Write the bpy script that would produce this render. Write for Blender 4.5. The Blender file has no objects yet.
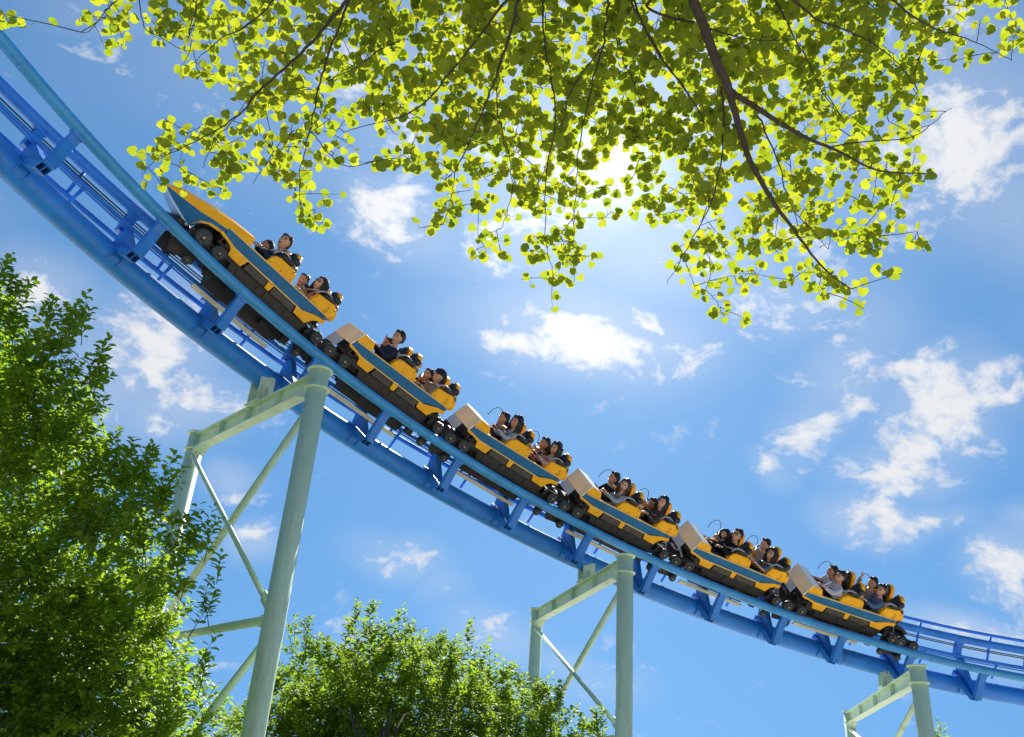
import bpy, bmesh, math, random
import numpy as np
from mathutils import Vector, Matrix, Euler, Quaternion, noise as mnoise

rad = math.radians
SC = bpy.context.scene
COL = SC.collection

# ------------------------------------------------------------------ camera
F_PX, CX, CY = 860.0, 512.0, 368.5
CAM_ROT = Matrix(((0.997267754, -0.0738716855, 0.0),
                  (-0.0328417601, -0.443363762, -0.895739914),
                  (0.0661698172, 0.893292533, -0.444578459)))
CAM_LOC = Vector((0, 0, 1.6))
cam_d = bpy.data.cameras.new('camera')
cam = bpy.data.objects.new('camera', cam_d)
COL.objects.link(cam)
cam_d.sensor_width = 36.0
cam_d.lens = F_PX * 36.0 / 1024.0
cam_d.clip_start = 0.05
cam_d.clip_end = 9000
cam.matrix_world = Matrix.Translation(CAM_LOC) @ CAM_ROT.to_4x4()
SC.camera = cam


def ray(px, py):
    return (CAM_ROT @ Vector(((px - CX) / F_PX, -(py - CY) / F_PX, -1.0)))


def pt(px, py, depth):
    """world point seen in direction (px,py) at a given distance along the view axis"""
    return CAM_LOC + ray(px, py) * depth


# ------------------------------------------------------------------ light and sky
SUN = ray(606, 168).normalized()
SUN_EL = math.asin(SUN.z)
SUN_AZ = math.atan2(SUN.x, SUN.y)
SUN_STRENGTH = 4.6
SKY_STRENGTH = 0.073
EXPOSURE = 0.92
sl = bpy.data.lights.new('sun', 'SUN')
sl.energy = SUN_STRENGTH
sl.angle = rad(0.5)
sl.color = (1.0, 0.95, 0.87)
so = bpy.data.objects.new('sun', sl)
COL.objects.link(so)
so.rotation_euler = (-SUN).to_track_quat('-Z', 'Y').to_euler()
so.location = (0, 0, 30)

W = bpy.data.worlds.new('World')
SC.world = W
W.use_nodes = True
nt = W.node_tree
for n in list(nt.nodes):
    nt.nodes.remove(n)


def N(t, **k):
    n = nt.nodes.new(t)
    for a, b in k.items():
        setattr(n, a, b)
    return n


def LK(a, b):
    nt.links.new(a, b)


def math_node(op, a, b=None, clamp=False):
    n = N('ShaderNodeMath', operation=op)
    n.use_clamp = clamp
    for i, v in enumerate((a, b)):
        if v is None:
            continue
        if isinstance(v, (int, float)):
            n.inputs[i].default_value = v
        else:
            LK(v, n.inputs[i])
    return n.outputs[0]


sky = N('ShaderNodeTexSky')
sky.sky_type = 'NISHITA'
sky.sun_disc = False
sky.sun_elevation = SUN_EL
sky.sun_rotation = SUN_AZ
sky.air_density = 1.0
sky.dust_density = 0.04
sky.ozone_density = 2.2
tc = N('ShaderNodeTexCoord')
DIR = tc.outputs['Generated']
# clear dry air: the pale band low in the sky is kept narrow
sx = N('ShaderNodeSeparateXYZ')
LK(DIR, sx.inputs[0])
zl = math_node('ADD', math_node('MULTIPLY', sx.outputs['Z'], .32), SUN.z * .68)
zz = math_node('MAXIMUM', sx.outputs['Z'], zl)
cx_ = N('ShaderNodeCombineXYZ')
LK(sx.outputs['X'], cx_.inputs['X'])
LK(sx.outputs['Y'], cx_.inputs['Y'])
LK(zz, cx_.inputs['Z'])
LK(cx_.outputs[0], sky.inputs['Vector'])
# (px, py, half-width, half-height, rotation in the sky, weight, softness group)
BLOBS = [
    (40, 285, 70, 40, 20, .75), (150, 355, 105, 70, -35, 1.0), (180, 400, 80, 44, -10, 1.0), (110, 395, 60, 40, 0, .8),
    (75, 330, 60, 40, 0, .6),
    (235, 478, 34, 20, 20, .8), (258, 540, 28, 24, 0, .75),
    (395, 210, 70, 42, 30, .8), (585, 335, 130, 48, 8, .95), (650, 350, 80, 50, 0, .8), (500, 325, 50, 26, 0, .6),
    (400, 555, 52, 24, 15, .9), (440, 582, 30, 20, 10, .6), (490, 632, 55, 26, 25, .75), (565, 665, 40, 16, 15, .6),
    (600, 690, 50, 20, 0, .5), (350, 640, 22, 14, 0, .4),
    (850, 375, 48, 60, 35, 1.0), (930, 410, 72, 62, -40, 1.15), (985, 385, 40, 34, 30, .95), (900, 470, 60, 36, 0, 1.0),
    (870, 522, 48, 30, 10, 1.0), (815, 425, 34, 50, 35, .8), (780, 465, 30, 16, 40, .65), (870, 330, 60, 50, 30, .75), (935, 520, 50, 22, 0, .55),
    (1015, 560, 48, 40, 0, 1.1), (1020, 520, 30, 20, 0, .8), (975, 632, 70, 18, 12, 1.0), (1010, 655, 60, 22, 0, .5),
    (965, 130, 130, 120, 0, 1.0), (1010, 200, 100, 70, 20, .9), (950, 40, 90, 70, 0, .8), (700, 250, 130, 70, 0, .62),
    (800, 300, 110, 50, 0, .66), (560, 230, 110, 60, 0, .6), (610, 170, 180, 120, 0, .6),
    (400, 60, 260, 90, 0, .6), (120, 20, 90, 30, 10, .35), (300, 150, 100, 60, 0, .45), (740, 60, 200, 110, 0, .7),
    # more cloud outside the frame so the sky also reads from a step aside
    (-300, 200, 220, 90, 10, .9), (-200, 560, 140, 50, 0, .8), (1350, 300, 240, 120, -10, .9), (1250, 640, 180, 60, 0, .9),
    (300, -400, 300, 160, 0, .8), (1100, -350, 260, 200, 0, .8),
]


def blob(px, py, hw, hh, rot, wgt):
    c = ray(px, py).normalized()
    r = (ray(px + 1, py) - ray(px, py)).normalized()
    u = c.cross(r).normalized()
    if u.z < 0:
        u = -u
    r = u.cross(c).normalized()
    a = rad(rot)
    x = r * math.cos(a) + u * math.sin(a)
    y = -r * math.sin(a) + u * math.cos(a)
    m = Matrix((x, y, x.cross(y))).transposed()
    k = ray(px, py).length * F_PX
    mp = N('ShaderNodeMapping', vector_type='TEXTURE')
    LK(WARP, mp.inputs[0])
    mp.inputs['Location'].default_value = c
    mp.inputs['Rotation'].default_value = m.to_euler()
    mp.inputs['Scale'].default_value = (hw / k * 1.6, hh / k * 1.6, 1.0)
    ln = N('ShaderNodeVectorMath', operation='LENGTH')
    LK(mp.outputs[0], ln.inputs[0])
    mr = N('ShaderNodeMapRange', interpolation_type='SMOOTHSTEP')
    LK(ln.outputs['Value'], mr.inputs['Value'])
    mr.inputs['From Min'].default_value = 0.0
    mr.inputs['From Max'].default_value = 1.0
    mr.inputs['To Min'].default_value = wgt
    mr.inputs['To Max'].default_value = 0.0
    return mr.outputs[0]


wn = N('ShaderNodeTexNoise')
LK(DIR, wn.inputs['Vector'])
wn.inputs['Scale'].default_value = 6.0
wn.inputs['Detail'].default_value = 4
wn.inputs['Roughness'].default_value = .6
ws = N('ShaderNodeVectorMath', operation='MULTIPLY_ADD')
LK(wn.outputs['Color'], ws.inputs[0])
ws.inputs[1].default_value = (.05, .05, .05)
ws.inputs[2].default_value = (-.025, -.025, -.025)
wadd = N('ShaderNodeVectorMath', operation='ADD')
LK(DIR, wadd.inputs[0])
LK(ws.outputs[0], wadd.inputs[1])
WARP = wadd.outputs[0]
acc = None
for b in BLOBS:
    o = blob(*b)
    acc = o if acc is None else math_node('MAXIMUM', acc, o)
n1 = N('ShaderNodeTexNoise')
nmap = N('ShaderNodeMapping')
LK(WARP, nmap.inputs[0])
nmap.inputs['Rotation'].default_value = (0, rad(-35), 0)
nmap.inputs['Scale'].default_value = (.72, 1.0, 1.5)
LK(nmap.outputs[0], n1.inputs['Vector'])
n1.inputs['Scale'].default_value = 14.0
n1.inputs['Detail'].default_value = 11
n1.inputs['Roughness'].default_value = .62
n1.inputs['Distortion'].default_value = .35
n3 = N('ShaderNodeTexNoise')
LK(WARP, n3.inputs['Vector'])
n3.inputs['Scale'].default_value = 52.0
n3.inputs['Detail'].default_value = 6
n3.inputs['Roughness'].default_value = .6
d = math_node('MULTIPLY', n1.outputs['Fac'], 4.8)
d = math_node('ADD', d, math_node('MULTIPLY', n3.outputs['Fac'], 1.7))
d = math_node('ADD', d, -3.62)
d = math_node('ADD', d, math_node('MULTIPLY', acc, 1.35))
cm = N('ShaderNodeMapRange', interpolation_type='SMOOTHERSTEP')
LK(d, cm.inputs['Value'])
cm.inputs['From Min'].default_value = 0.0
cm.inputs['From Max'].default_value = 1.55
dens = cm.outputs[0]
# faint veil where the blobs are weak
n2 = N('ShaderNodeTexNoise')
LK(DIR, n2.inputs['Vector'])
n2.inputs['Scale'].default_value = 3.2
n2.inputs['Detail'].default_value = 6
veil = math_node('MULTIPLY', math_node('MULTIPLY', acc, .68), n2.outputs['Fac'])
dens = math_node('MAXIMUM', dens, veil)
# angle to the sun: the bright aureole round it and the disc itself
dt = N('ShaderNodeVectorMath', operation='DOT_PRODUCT')
LK(DIR, dt.inputs[0])
dt.inputs[1].default_value = SUN
cosang = dt.outputs['Value']
om = math_node('SUBTRACT', 1.0, cosang)
ang2 = math_node('MULTIPLY', om, 2.0)                       # ~ angle^2
aur1 = math_node('EXPONENT', math_node('MULTIPLY', ang2, -1.0 / (.045 ** 2)))
aur2 = math_node('EXPONENT', math_node('MULTIPLY', ang2, -1.0 / (.20 ** 2)))
disc = math_node('LESS_THAN', ang2, .0068 ** 2)
skyc = N('ShaderNodeHueSaturation')
LK(sky.outputs[0], skyc.inputs['Color'])
skyc.inputs['Saturation'].default_value = 1.1
skyc.inputs['Value'].default_value = 1.0
skm = N('ShaderNodeMix', data_type='RGBA', blend_type='MULTIPLY')
skm.inputs['Factor'].default_value = 1.0
LK(skyc.outputs[0], skm.inputs[6])
skm.inputs[7].default_value = (.78, 1.02, 1.04, 1)
# clouds
cs = math_node('ADD', math_node('MULTIPLY', aur2, 2.0), 6.0)
cc = N('ShaderNodeVectorMath', operation='SCALE')
cc.inputs[0].default_value = (1.0, 1.02, 1.06)
LK(cs, cc.inputs['Scale'])
mix = N('ShaderNodeMix', data_type='RGBA')
LK(dens, mix.inputs['Factor'])
LK(skm.outputs[2], mix.inputs[6])
LK(cc.outputs[0], mix.inputs[7])
gl = math_node('ADD', math_node('MULTIPLY', aur1, 4.5), math_node('MULTIPLY', aur2, 2.3))
gl = math_node('ADD', gl, math_node('MULTIPLY', disc, 3000.0))
glc = N('ShaderNodeVectorMath', operation='SCALE')
glc.inputs[0].default_value = (1.0, .985, .95)
LK(gl, glc.inputs['Scale'])
fin = N('ShaderNodeVectorMath', operation='ADD')
LK(mix.outputs[2], fin.inputs[0])
LK(glc.outputs[0], fin.inputs[1])
bg = N('ShaderNodeBackground')
bg.inputs['Strength'].default_value = SKY_STRENGTH
LK(fin.outputs[0], bg.inputs['Color'])
wo = N('ShaderNodeOutputWorld')
LK(bg.outputs[0], wo.inputs['Surface'])

SC.render.engine = 'CYCLES'
SC.view_settings.view_transform = 'Standard'
SC.view_settings.look = 'None'
SC.view_settings.exposure = EXPOSURE
SC.view_settings.gamma = 1.0
SC.view_settings.use_curve_mapping = False
SC.cycles.max_bounces = 8
SC.cycles.diffuse_bounces = 4
SC.cycles.transmission_bounces = 6
SC.cycles.transparent_max_bounces = 8
SC.cycles.sample_clamp_indirect = 6
SC.cycles.caustics_reflective = False
SC.cycles.caustics_refractive = False


# ------------------------------------------------------------------ materials
def mat(name, color, rough=.5, metal=0.0, var=.12, scale=6.0, dirt=None, dirt_amt=0.0, bump=0.0, bscale=40.0,
        spec=.5, coat=0.0, streak=False):
    m = bpy.data.materials.new(name)
    m.use_nodes = True
    t = m.node_tree
    b = t.nodes['Principled BSDF']
    co = t.nodes.new('ShaderNodeTexCoord')
    src = co.outputs['Object']
    if streak:
        mp = t.nodes.new('ShaderNodeMapping')
        mp.inputs['Scale'].default_value = (1, 1, .12)
        t.links.new(src, mp.inputs[0])
        src2 = mp.outputs[0]
    else:
        src2 = src
    ns = t.nodes.new('ShaderNodeTexNoise')
    ns.inputs['Scale'].default_value = scale
    ns.inputs['Detail'].default_value = 7
    ns.inputs['Roughness'].default_value = .65
    t.links.new(src2, ns.inputs['Vector'])
    mr = t.nodes.new('ShaderNodeMapRange')
    mr.inputs['From Min'].default_value = .3
    mr.inputs['From Max'].default_value = .7
    mr.inputs['To Min'].default_value = 1 - var
    mr.inputs['To Max'].default_value = 1 + var
    t.links.new(ns.outputs['Fac'], mr.inputs['Value'])
    sc = t.nodes.new('ShaderNodeVectorMath')
    sc.operation = 'SCALE'
    sc.inputs[0].default_value = color
    t.links.new(mr.outputs[0], sc.inputs['Scale'])
    out = sc.outputs[0]
    if dirt:
        n2_ = t.nodes.new('ShaderNodeTexNoise')
        n2_.inputs['Scale'].default_value = scale * 1.7
        n2_.inputs['Detail'].default_value = 9
        n2_.inputs['Roughness'].default_value = .75
        t.links.new(src2, n2_.inputs['Vector'])
        m2 = t.nodes.new('ShaderNodeMapRange')
        m2.inputs['From Min'].default_value = .52
        m2.inputs['From Max'].default_value = .75
        m2.inputs['To Max'].default_value = dirt_amt
        t.links.new(n2_.outputs['Fac'], m2.inputs['Value'])
        mx = t.nodes.new('ShaderNodeMix')
        mx.data_type = 'RGBA'
        t.links.new(m2.outputs[0], mx.inputs['Factor'])
        t.links.new(out, mx.inputs[6])
        mx.inputs[7].default_value = (*dirt, 1)
        out = mx.outputs[2]
    t.links.new(out, b.inputs['Base Color'])
    b.inputs['Roughness'].default_value = rough
    b.inputs['Metallic'].default_value = metal
    b.inputs['Specular IOR Level'].default_value = spec
    b.inputs['Coat Weight'].default_value = coat
    if bump:
        bn = t.nodes.new('ShaderNodeTexNoise')
        bn.inputs['Scale'].default_value = bscale
        bn.inputs['Detail'].default_value = 5
        t.links.new(src, bn.inputs['Vector'])
        bp = t.nodes.new('ShaderNodeBump')
        bp.inputs['Strength'].default_value = bump
        bp.inputs['Distance'].default_value = .02
        t.links.new(bn.outputs['Fac'], bp.inputs['Height'])
        t.links.new(bp.outputs[0], b.inputs['Normal'])
    return m


M = {}
M['rail_blue'] = mat('blue rail paint', (.035, .27, .60), .36, var=.16, scale=3.0, dirt=(.03, .13, .2), dirt_amt=.5, bump=.08)
M['spine_blue'] = mat('blue spine paint', (.018, .21, .68), .45, var=.14, scale=2.2, dirt=(.02, .07, .2), dirt_amt=.4, bump=.06)
M['tie_blue'] = mat('blue bracket paint', (.016, .19, .62), .36, var=.14, scale=4.0, dirt=(.02, .07, .2), dirt_amt=.4, bump=.05)
M['green'] = mat('pale green column paint', (.56, .74, .54), .5, var=.1, scale=2.2, dirt=(.34, .36, .22), dirt_amt=.85, streak=True, bump=.08)
M['yellow'] = mat('yellow body paint', (.93, .44, .010), .42, var=.08, scale=5, dirt=(.45, .2, .02), dirt_amt=.3, bump=.05, spec=.25)
M['yellow_trim'] = mat('pale yellow trim', (.8, .52, .16), .4, var=.1, scale=5)
M['stripe'] = mat('blue stripe paint', (.005, .13, .31), .45, var=.2, scale=7, dirt=(.16, .15, .12), dirt_amt=.25, spec=.3)
M['tan'] = mat('weathered cream panel', (.86, .80, .56), .5, var=.07, scale=4, dirt=(.5, .46, .34), dirt_amt=.35)
M['white_panel'] = mat('white panel paint', (.8, .8, .78), .4, var=.06, scale=4, dirt=(.4, .38, .33), dirt_amt=.4)
M['grey_panel'] = mat('pale grey blue panel', (.42, .60, .82), .4, var=.1, scale=4, dirt=(.25, .25, .25), dirt_amt=.4)
M['black'] = mat('black chassis', (.016, .015, .014), .6, var=.4, scale=8, dirt=(.09, .06, .04), dirt_amt=.5, bump=.3, bscale=25)
M['brown'] = mat('dark brown side panel', (.055, .047, .037), .6, var=.25, scale=8, dirt=(.02, .02, .02), dirt_amt=.5)
M['rubber'] = mat('black wheel rubber', (.018, .018, .02), .55, var=.2, scale=20)
M['rim'] = mat('dark wheel rim', (.06, .063, .07), .4, metal=.2, var=.2, scale=20)
M['hub'] = mat('brass hub', (.55, .42, .25), .35, metal=.8, var=.2, scale=20)
M['steel'] = mat('grey steel', (.35, .36, .38), .35, metal=.7, var=.2, scale=15)
M['pad'] = mat('black seat padding', (.014, .016, .022), .45, var=.2, scale=12)
M['fin'] = mat('cream metal fin', (.68, .64, .46), .4, var=.12, scale=5, dirt=(.3, .25, .15), dirt_amt=.5)
M['hoop'] = mat('brown hoop', (.12, .05, .04), .8, spec=.1)
M['letter'] = mat('dark lettering', (.12, .07, .01), .5)
M['skin'] = mat('skin', (.50, .27, .18), .5, var=.06, scale=9)
M['skin_fair'] = mat('fair skin', (.62, .36, .26), .5, var=.06, scale=9)
M['hair'] = mat('black hair', (.016, .013, .012), .65, var=.3, scale=30, bump=.4, bscale=60)
M['hair_brown'] = mat('dark brown hair', (.05, .025, .015), .4, var=.3, scale=30, bump=.4, bscale=60)
M['lips'] = mat('lips', (.35, .09, .08), .4)
M['eye'] = mat('dark eye', (.01, .008, .008), .2)
M['teeth'] = mat('teeth', (.75, .72, .66), .3)
M['bark'] = mat('grey brown bark', (.034, .025, .019), .85, var=.35, scale=14, bump=.8, bscale=30)
M['twig'] = mat('dark twig bark', (.022, .015, .011), .8, var=.3, scale=20)


def cloth(name, c):
    M[name] = mat(name + ' cloth', c, .85, var=.16, scale=16, bump=.3, bscale=35, spec=.2)


for nm, c in dict(navy=(.015, .022, .05), black_cloth=(.012, .012, .015), grey=(.22, .22, .24), pale_blue=(.28, .33, .43),
                  lilac=(.48, .48, .58), white_cloth=(.6, .6, .62), pink=(.42, .27, .27), denim=(.07, .13, .25),
                  beige=(.4, .36, .31), dark_trouser=(.02, .024, .035), jean=(.05, .08, .14), charcoal=(.05, .05, .06)).items():
    cloth(nm, c)


def leafmat(name, c1, c2, trans, tcol, spec=.35, rough=.45):
    m = bpy.data.materials.new(name)
    m.use_nodes = True
    t = m.node_tree
    b = t.nodes['Principled BSDF']
    out = t.nodes['Material Output']
    at = t.nodes.new('ShaderNodeAttribute')
    at.attribute_name = 'leafrand'
    mx = t.nodes.new('ShaderNodeMix')
    mx.data_type = 'RGBA'
    t.links.new(at.outputs['Fac'], mx.inputs['Factor'])
    mx.inputs[6].default_value = (*c1, 1)
    mx.inputs[7].default_value = (*c2, 1)
    t.links.new(mx.outputs[2], b.inputs['Base Color'])
    b.inputs['Roughness'].default_value = rough
    b.inputs['Specular IOR Level'].default_value = spec
    tr = t.nodes.new('ShaderNodeBsdfTranslucent')
    mt = t.nodes.new('ShaderNodeMix')
    mt.data_type = 'RGBA'
    t.links.new(at.outputs['Fac'], mt.inputs['Factor'])
    mt.inputs[6].default_value = (*tcol[0], 1)
    mt.inputs[7].default_value = (*tcol[1], 1)
    t.links.new(mt.outputs[2], tr.inputs['Color'])
    ms = t.nodes.new('ShaderNodeMixShader')
    ms.inputs[0].default_value = trans
    t.links.new(b.outputs[0], ms.inputs[1])
    t.links.new(tr.outputs[0], ms.inputs[2])
    t.links.new(ms.outputs[0], out.inputs['Surface'])
    return m


M['leaf_round'] = leafmat('backlit lime leaf', (.12, .18, .012), (.19, .23, .015), .58, ((.28, .38, .012), (.50, .53, .02)))
M['leaf_small'] = leafmat('glossy small leaf', (.085, .17, .014), (.14, .22, .018), .55, ((.27, .50, .02), (.46, .62, .03)), spec=.35, rough=.45)
M['leaf_mid'] = leafmat('light green leaf', (.08, .15, .014), (.13, .19, .02), .54, ((.27, .48, .02), (.44, .58, .03)), spec=.25, rough=.55)

gm = bpy.data.materials.new('pale bounce paving and lawn')  # ground out of view; pale tone chosen to bounce light onto the undersides
gm.use_nodes = True
t_ = gm.node_tree
gco = t_.nodes.new('ShaderNodeTexCoord')
gn = t_.nodes.new('ShaderNodeTexNoise')
gn.inputs['Scale'].default_value = .05
gn.inputs['Detail'].default_value = 6
t_.links.new(gco.outputs['Object'], gn.inputs['Vector'])
gr = t_.nodes.new('ShaderNodeValToRGB')
gr.color_ramp.elements[0].position = .36
gr.color_ramp.elements[0].color = (.30, .33, .16, 1)
gr.color_ramp.elements[1].position = .44
gr.color_ramp.elements[1].color = (.62, .57, .48, 1)
t_.links.new(gn.outputs['Fac'], gr.inputs[0])
t_.links.new(gr.outputs[0], t_.nodes['Principled BSDF'].inputs['Base Color'])
t_.nodes['Principled BSDF'].inputs['Roughness'].default_value = .9


# ------------------------------------------------------------------ mesh helpers
class MB:
    def __init__(self):
        self.v, self.f, self.m, self.s = [], [], [], []

    def add(self, vs, fs, mi=0, smooth=False):
        o = len(self.v)
        self.v += [tuple(p) for p in vs]
        for f in fs:
            self.f.append(tuple(i + o for i in f))
            self.m.append(mi)
            self.s.append(smooth)
        return self

    def box(self, c, size, mi=0, rot=None):
        c = Vector(c)
        h = [x / 2 for x in size]
        vs = []
        for sx in (-1, 1):
            for sy in (-1, 1):
                for sz in (-1, 1):
                    p = Vector((sx * h[0], sy * h[1], sz * h[2]))
                    if rot is not None:
                        p = rot @ p
                    vs.append(c + p)
        fs = [(0, 1, 3, 2), (4, 6, 7, 5), (0, 4, 5, 1), (2, 3, 7, 6), (0, 2, 6, 4), (1, 5, 7, 3)]
        return self.add(vs, fs, mi)

    def prism(self, prof, fn, mi=0):
        """prof: polygon (a,b); fn(a,b,side) -> point for side 0 and 1"""
        n = len(prof)
        v0 = [fn(a, b, 0) for a, b in prof]
        v1 = [fn(a, b, 1) for a, b in prof]
        fs = [tuple(range(n))[::-1], tuple(range(n, 2 * n))]
        for i in range(n):
            j = (i + 1) % n
            fs.append((i, j, n + j, n + i))
        return self.add(v0 + v1, fs, mi)

    def tube(self, path, r, n=10, mi=0, cap=True, up=None):
        path = [Vector(p) for p in path]
        k = len(path)
        rs = r if isinstance(r, (list, tuple)) else [r] * k
        vs, fs = [], []
        ref = None
        for i, p in enumerate(path):
            t = (path[min(i + 1, k - 1)] - path[max(i - 1, 0)])
            if t.length < 1e-9:
                t = Vector((0, 0, 1))
            t.normalize()
            if ref is None:
                ref = Vector((0, 0, 1)) if abs(t.z) < .9 else Vector((1, 0, 0))
            x = t.cross(ref)
            if x.length < 1e-6:
                x = t.orthogonal()
            x.normalize()
            y = x.cross(t).normalized()
            ref = y
            for j in range(n):
                a = 2 * math.pi * j / n
                vs.append(p + (x * math.cos(a) + y * math.sin(a)) * rs[i])
        for i in range(k - 1):
            for j in range(n):
                j2 = (j + 1) % n
                fs.append((i * n + j, i * n + j2, (i + 1) * n + j2, (i + 1) * n + j))
        self.add(vs, fs, mi, True)
        if cap:
            self.add(vs[:n], [tuple(range(n))], mi)
            self.add(vs[-n:], [tuple(range(n))[::-1]], mi)
        return self

    def lathe(self, prof, c, axis, n=24, mi=0, smooth=True):
        """prof: (radius, distance along axis)"""
        c = Vector(c)
        axis = Vector(axis).normalized()
        x = axis.orthogonal().normalized()
        y = axis.cross(x)
        vs, fs = [], []
        for r, h in prof:
            for j in range(n):
                a = 2 * math.pi * j / n
                vs.append(c + axis * h + (x * math.cos(a) + y * math.sin(a)) * r)
        for i in range(len(prof) - 1):
            for j in range(n):
                j2 = (j + 1) % n
                fs.append((i * n + j, (i + 1) * n + j, (i + 1) * n + j2, i * n + j2))
        return self.add(vs, fs, mi, smooth)

    def ell(self, c, r, mi=0, nu=14, nv=10, rot=None, fn=None):
        c = Vector(c)
        vs, fs = [], []
        for i in range(nv + 1):
            th = math.pi * i / nv
            for j in range(nu):
                ph = 2 * math.pi * j / nu
                p = Vector((math.sin(th) * math.cos(ph), math.sin(th) * math.sin(ph), math.cos(th)))
                if fn:
                    p = fn(p)
                p = Vector((p.x * r[0], p.y * r[1], p.z * r[2]))
                if rot is not None:
                    p = rot @ p
                vs.append(c + p)
        for i in range(nv):
            for j in range(nu):
                j2 = (j + 1) % nu
                fs.append((i * nu + j, (i + 1) * nu + j, (i + 1) * nu + j2, i * nu + j2))
        return self.add(vs, fs, mi, True)

    def build(self, name, mats, parent=None, bevel=0.0, recalc=True):
        me = bpy.data.meshes.new(name)
        me.from_pydata(self.v, [], self.f)
        if not isinstance(mats, (list, tuple)):
            mats = [mats]
        for m in mats:
            me.materials.append(M[m] if isinstance(m, str) else m)
        me.polygons.foreach_set('material_index', self.m)
        me.polygons.foreach_set('use_smooth', self.s)
        if recalc:
            bm = bmesh.new()
            bm.from_mesh(me)
            bmesh.ops.remove_doubles(bm, verts=bm.verts, dist=1e-5)
            bmesh.ops.recalc_face_normals(bm, faces=bm.faces)
            bm.to_mesh(me)
            bm.free()
        me.update()
        o = bpy.data.objects.new(name, me)
        COL.objects.link(o)
        if parent:
            o.parent = parent
        if bevel:
            bv = o.modifiers.new('bevel', 'BEVEL')
            bv.width = bevel
            bv.segments = 2
            bv.limit_method = 'ANGLE'
            bv.angle_limit = rad(40)
        return o


def thing(name, label, cat, mw=None, group=None):
    o = bpy.data.objects.new(name, None)
    COL.objects.link(o)
    o.empty_display_size = .2
    if mw is not None:
        o.matrix_world = mw
    o['label'] = label
    o['category'] = cat
    if group:
        o['group'] = group
    return o


# ------------------------------------------------------------------ ground
g = MB()
S = 3500
g.add([(-S, -S, 0), (S, -S, 0), (S, S, 0), (-S, S, 0)], [(0, 1, 2, 3)])
go = g.build('ground', gm)
go['kind'] = 'structure'

# ------------------------------------------------------------------ track centre line (near rail, world metres, bank in degrees)
TR = [(-6.611, 7.48, 9.495, 21.9), (-6.398, 8.028, 9.368, 23.56), (-6.153, 8.592, 9.232, 25.15), (-5.873, 9.171, 9.086, 26.67), (-5.557, 9.763, 8.932, 28.13), (-5.203, 10.365, 8.769, 29.51), (-4.809, 10.974, 8.599, 30.83), (-4.375, 11.589, 8.422, 32.08), (-3.899, 12.205, 8.24, 33.27), (-3.382, 12.819, 8.052, 34.38), (-2.824, 13.427, 7.86, 35.43), (-2.225, 14.026, 7.665, 36.41), (-1.587, 14.613, 7.468, 37.32), (-0.91, 15.182, 7.269, 38.17), (-0.198, 15.731, 7.069, 38.95), (0.547, 16.255, 6.869, 39.65), (1.323, 16.753, 6.671, 40.3), (2.125, 17.219, 6.474, 40.87), (2.95, 17.653, 6.281, 41.37), (3.794, 18.052, 6.092, 41.81), (4.652, 18.414, 5.908, 42.18), (5.521, 18.737, 5.73, 42.48), (6.395, 19.022, 5.559, 42.72), (7.272, 19.267, 5.397, 42.88), (8.147, 19.474, 5.245, 42.98), (9.017, 19.642, 5.105, 43.01), (9.879, 19.772, 4.977, 42.97), (10.729, 19.866, 4.863, 42.87), (11.567, 19.925, 4.766, 42.7), (12.389, 19.951, 4.688, 42.45)]
pts = [list(p) for p in TR]
for side in (0, 1):                                   # carry the curve on beyond the frame
    a, b_ = (pts[1], pts[0]) if side == 0 else (pts[-2], pts[-1])
    dv = Vector(b_[:3]) - Vector(a[:3])
    turn = rad(-1.6 if side == 0 else -1.0)
    cur = Vector(b_[:3])
    roll = b_[3]
    for k in range(9):
        dv = Matrix.Rotation(-turn if side == 0 else turn, 3, 'Z') @ dv
        if side == 1:
            dv.z *= .8
        cur = cur + dv
        roll += (-1.2 if side == 0 else -.3)
        q = [cur.x, cur.y, cur.z, roll]
        if side == 0:
            pts.insert(0, q)
        else:
            pts.append(q)
A = np.array(pts)
seg = np.linalg.norm(np.diff(A[:, :3], axis=0), axis=1)
sraw = np.concatenate([[0], np.cumsum(seg)])
# arc length measured from the point at the original index 9 (first table row)
s_first = sraw[9]
# catmull resample
fine = []
for i in range(len(A) - 1):
    p0, p1, p2, p3 = A[max(i - 1, 0)], A[i], A[i + 1], A[min(i + 2, len(A) - 1)]
    for t in np.linspace(0, 1, 6, endpoint=False):
        fine.append(.5 * ((2 * p1) + (-p0 + p2) * t + (2 * p0 - 5 * p1 + 4 * p2 - p3) * t * t + (-p0 + 3 * p1 - 3 * p2 + p3) * t ** 3))
fine.append(A[-1])
FN = np.array(fine)
FS = np.concatenate([[0], np.cumsum(np.linalg.norm(np.diff(FN[:, :3], axis=0), axis=1))])
S0 = FS[9 * 6]                                        # arc length at the first table row (x=-20 in the picture)
SMIN, SMAX = -S0, FS[-1] - S0
G = 1.224


def frame(s):
    """s: metres from the first table row. returns near rail point P, T (downhill, to the right), L (away), N (track up)"""
    q = s + S0
    v = [float(np.interp(q, FS, FN[:, k])) for k in range(4)]
    e = .15
    a = Vector([float(np.interp(q - e, FS, FN[:, k])) for k in range(3)])
    b = Vector([float(np.interp(q + e, FS, FN[:, k])) for k in range(3)])
    T = (b - a).normalized()
    Z = Vector((0, 0, 1))
    L0 = Z.cross(T).normalized()
    N0 = (Z - T * T.z).normalized()
    ph = rad(v[3])
    L = L0 * math.cos(ph) + N0 * math.sin(ph)
    Nn = -L0 * math.sin(ph) + N0 * math.cos(ph)
    return Vector(v[:3]), T, L, Nn


def tp(s, l, n):
    P, T, L, Nn = frame(s)
    return P + L * l + Nn * n


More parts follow.
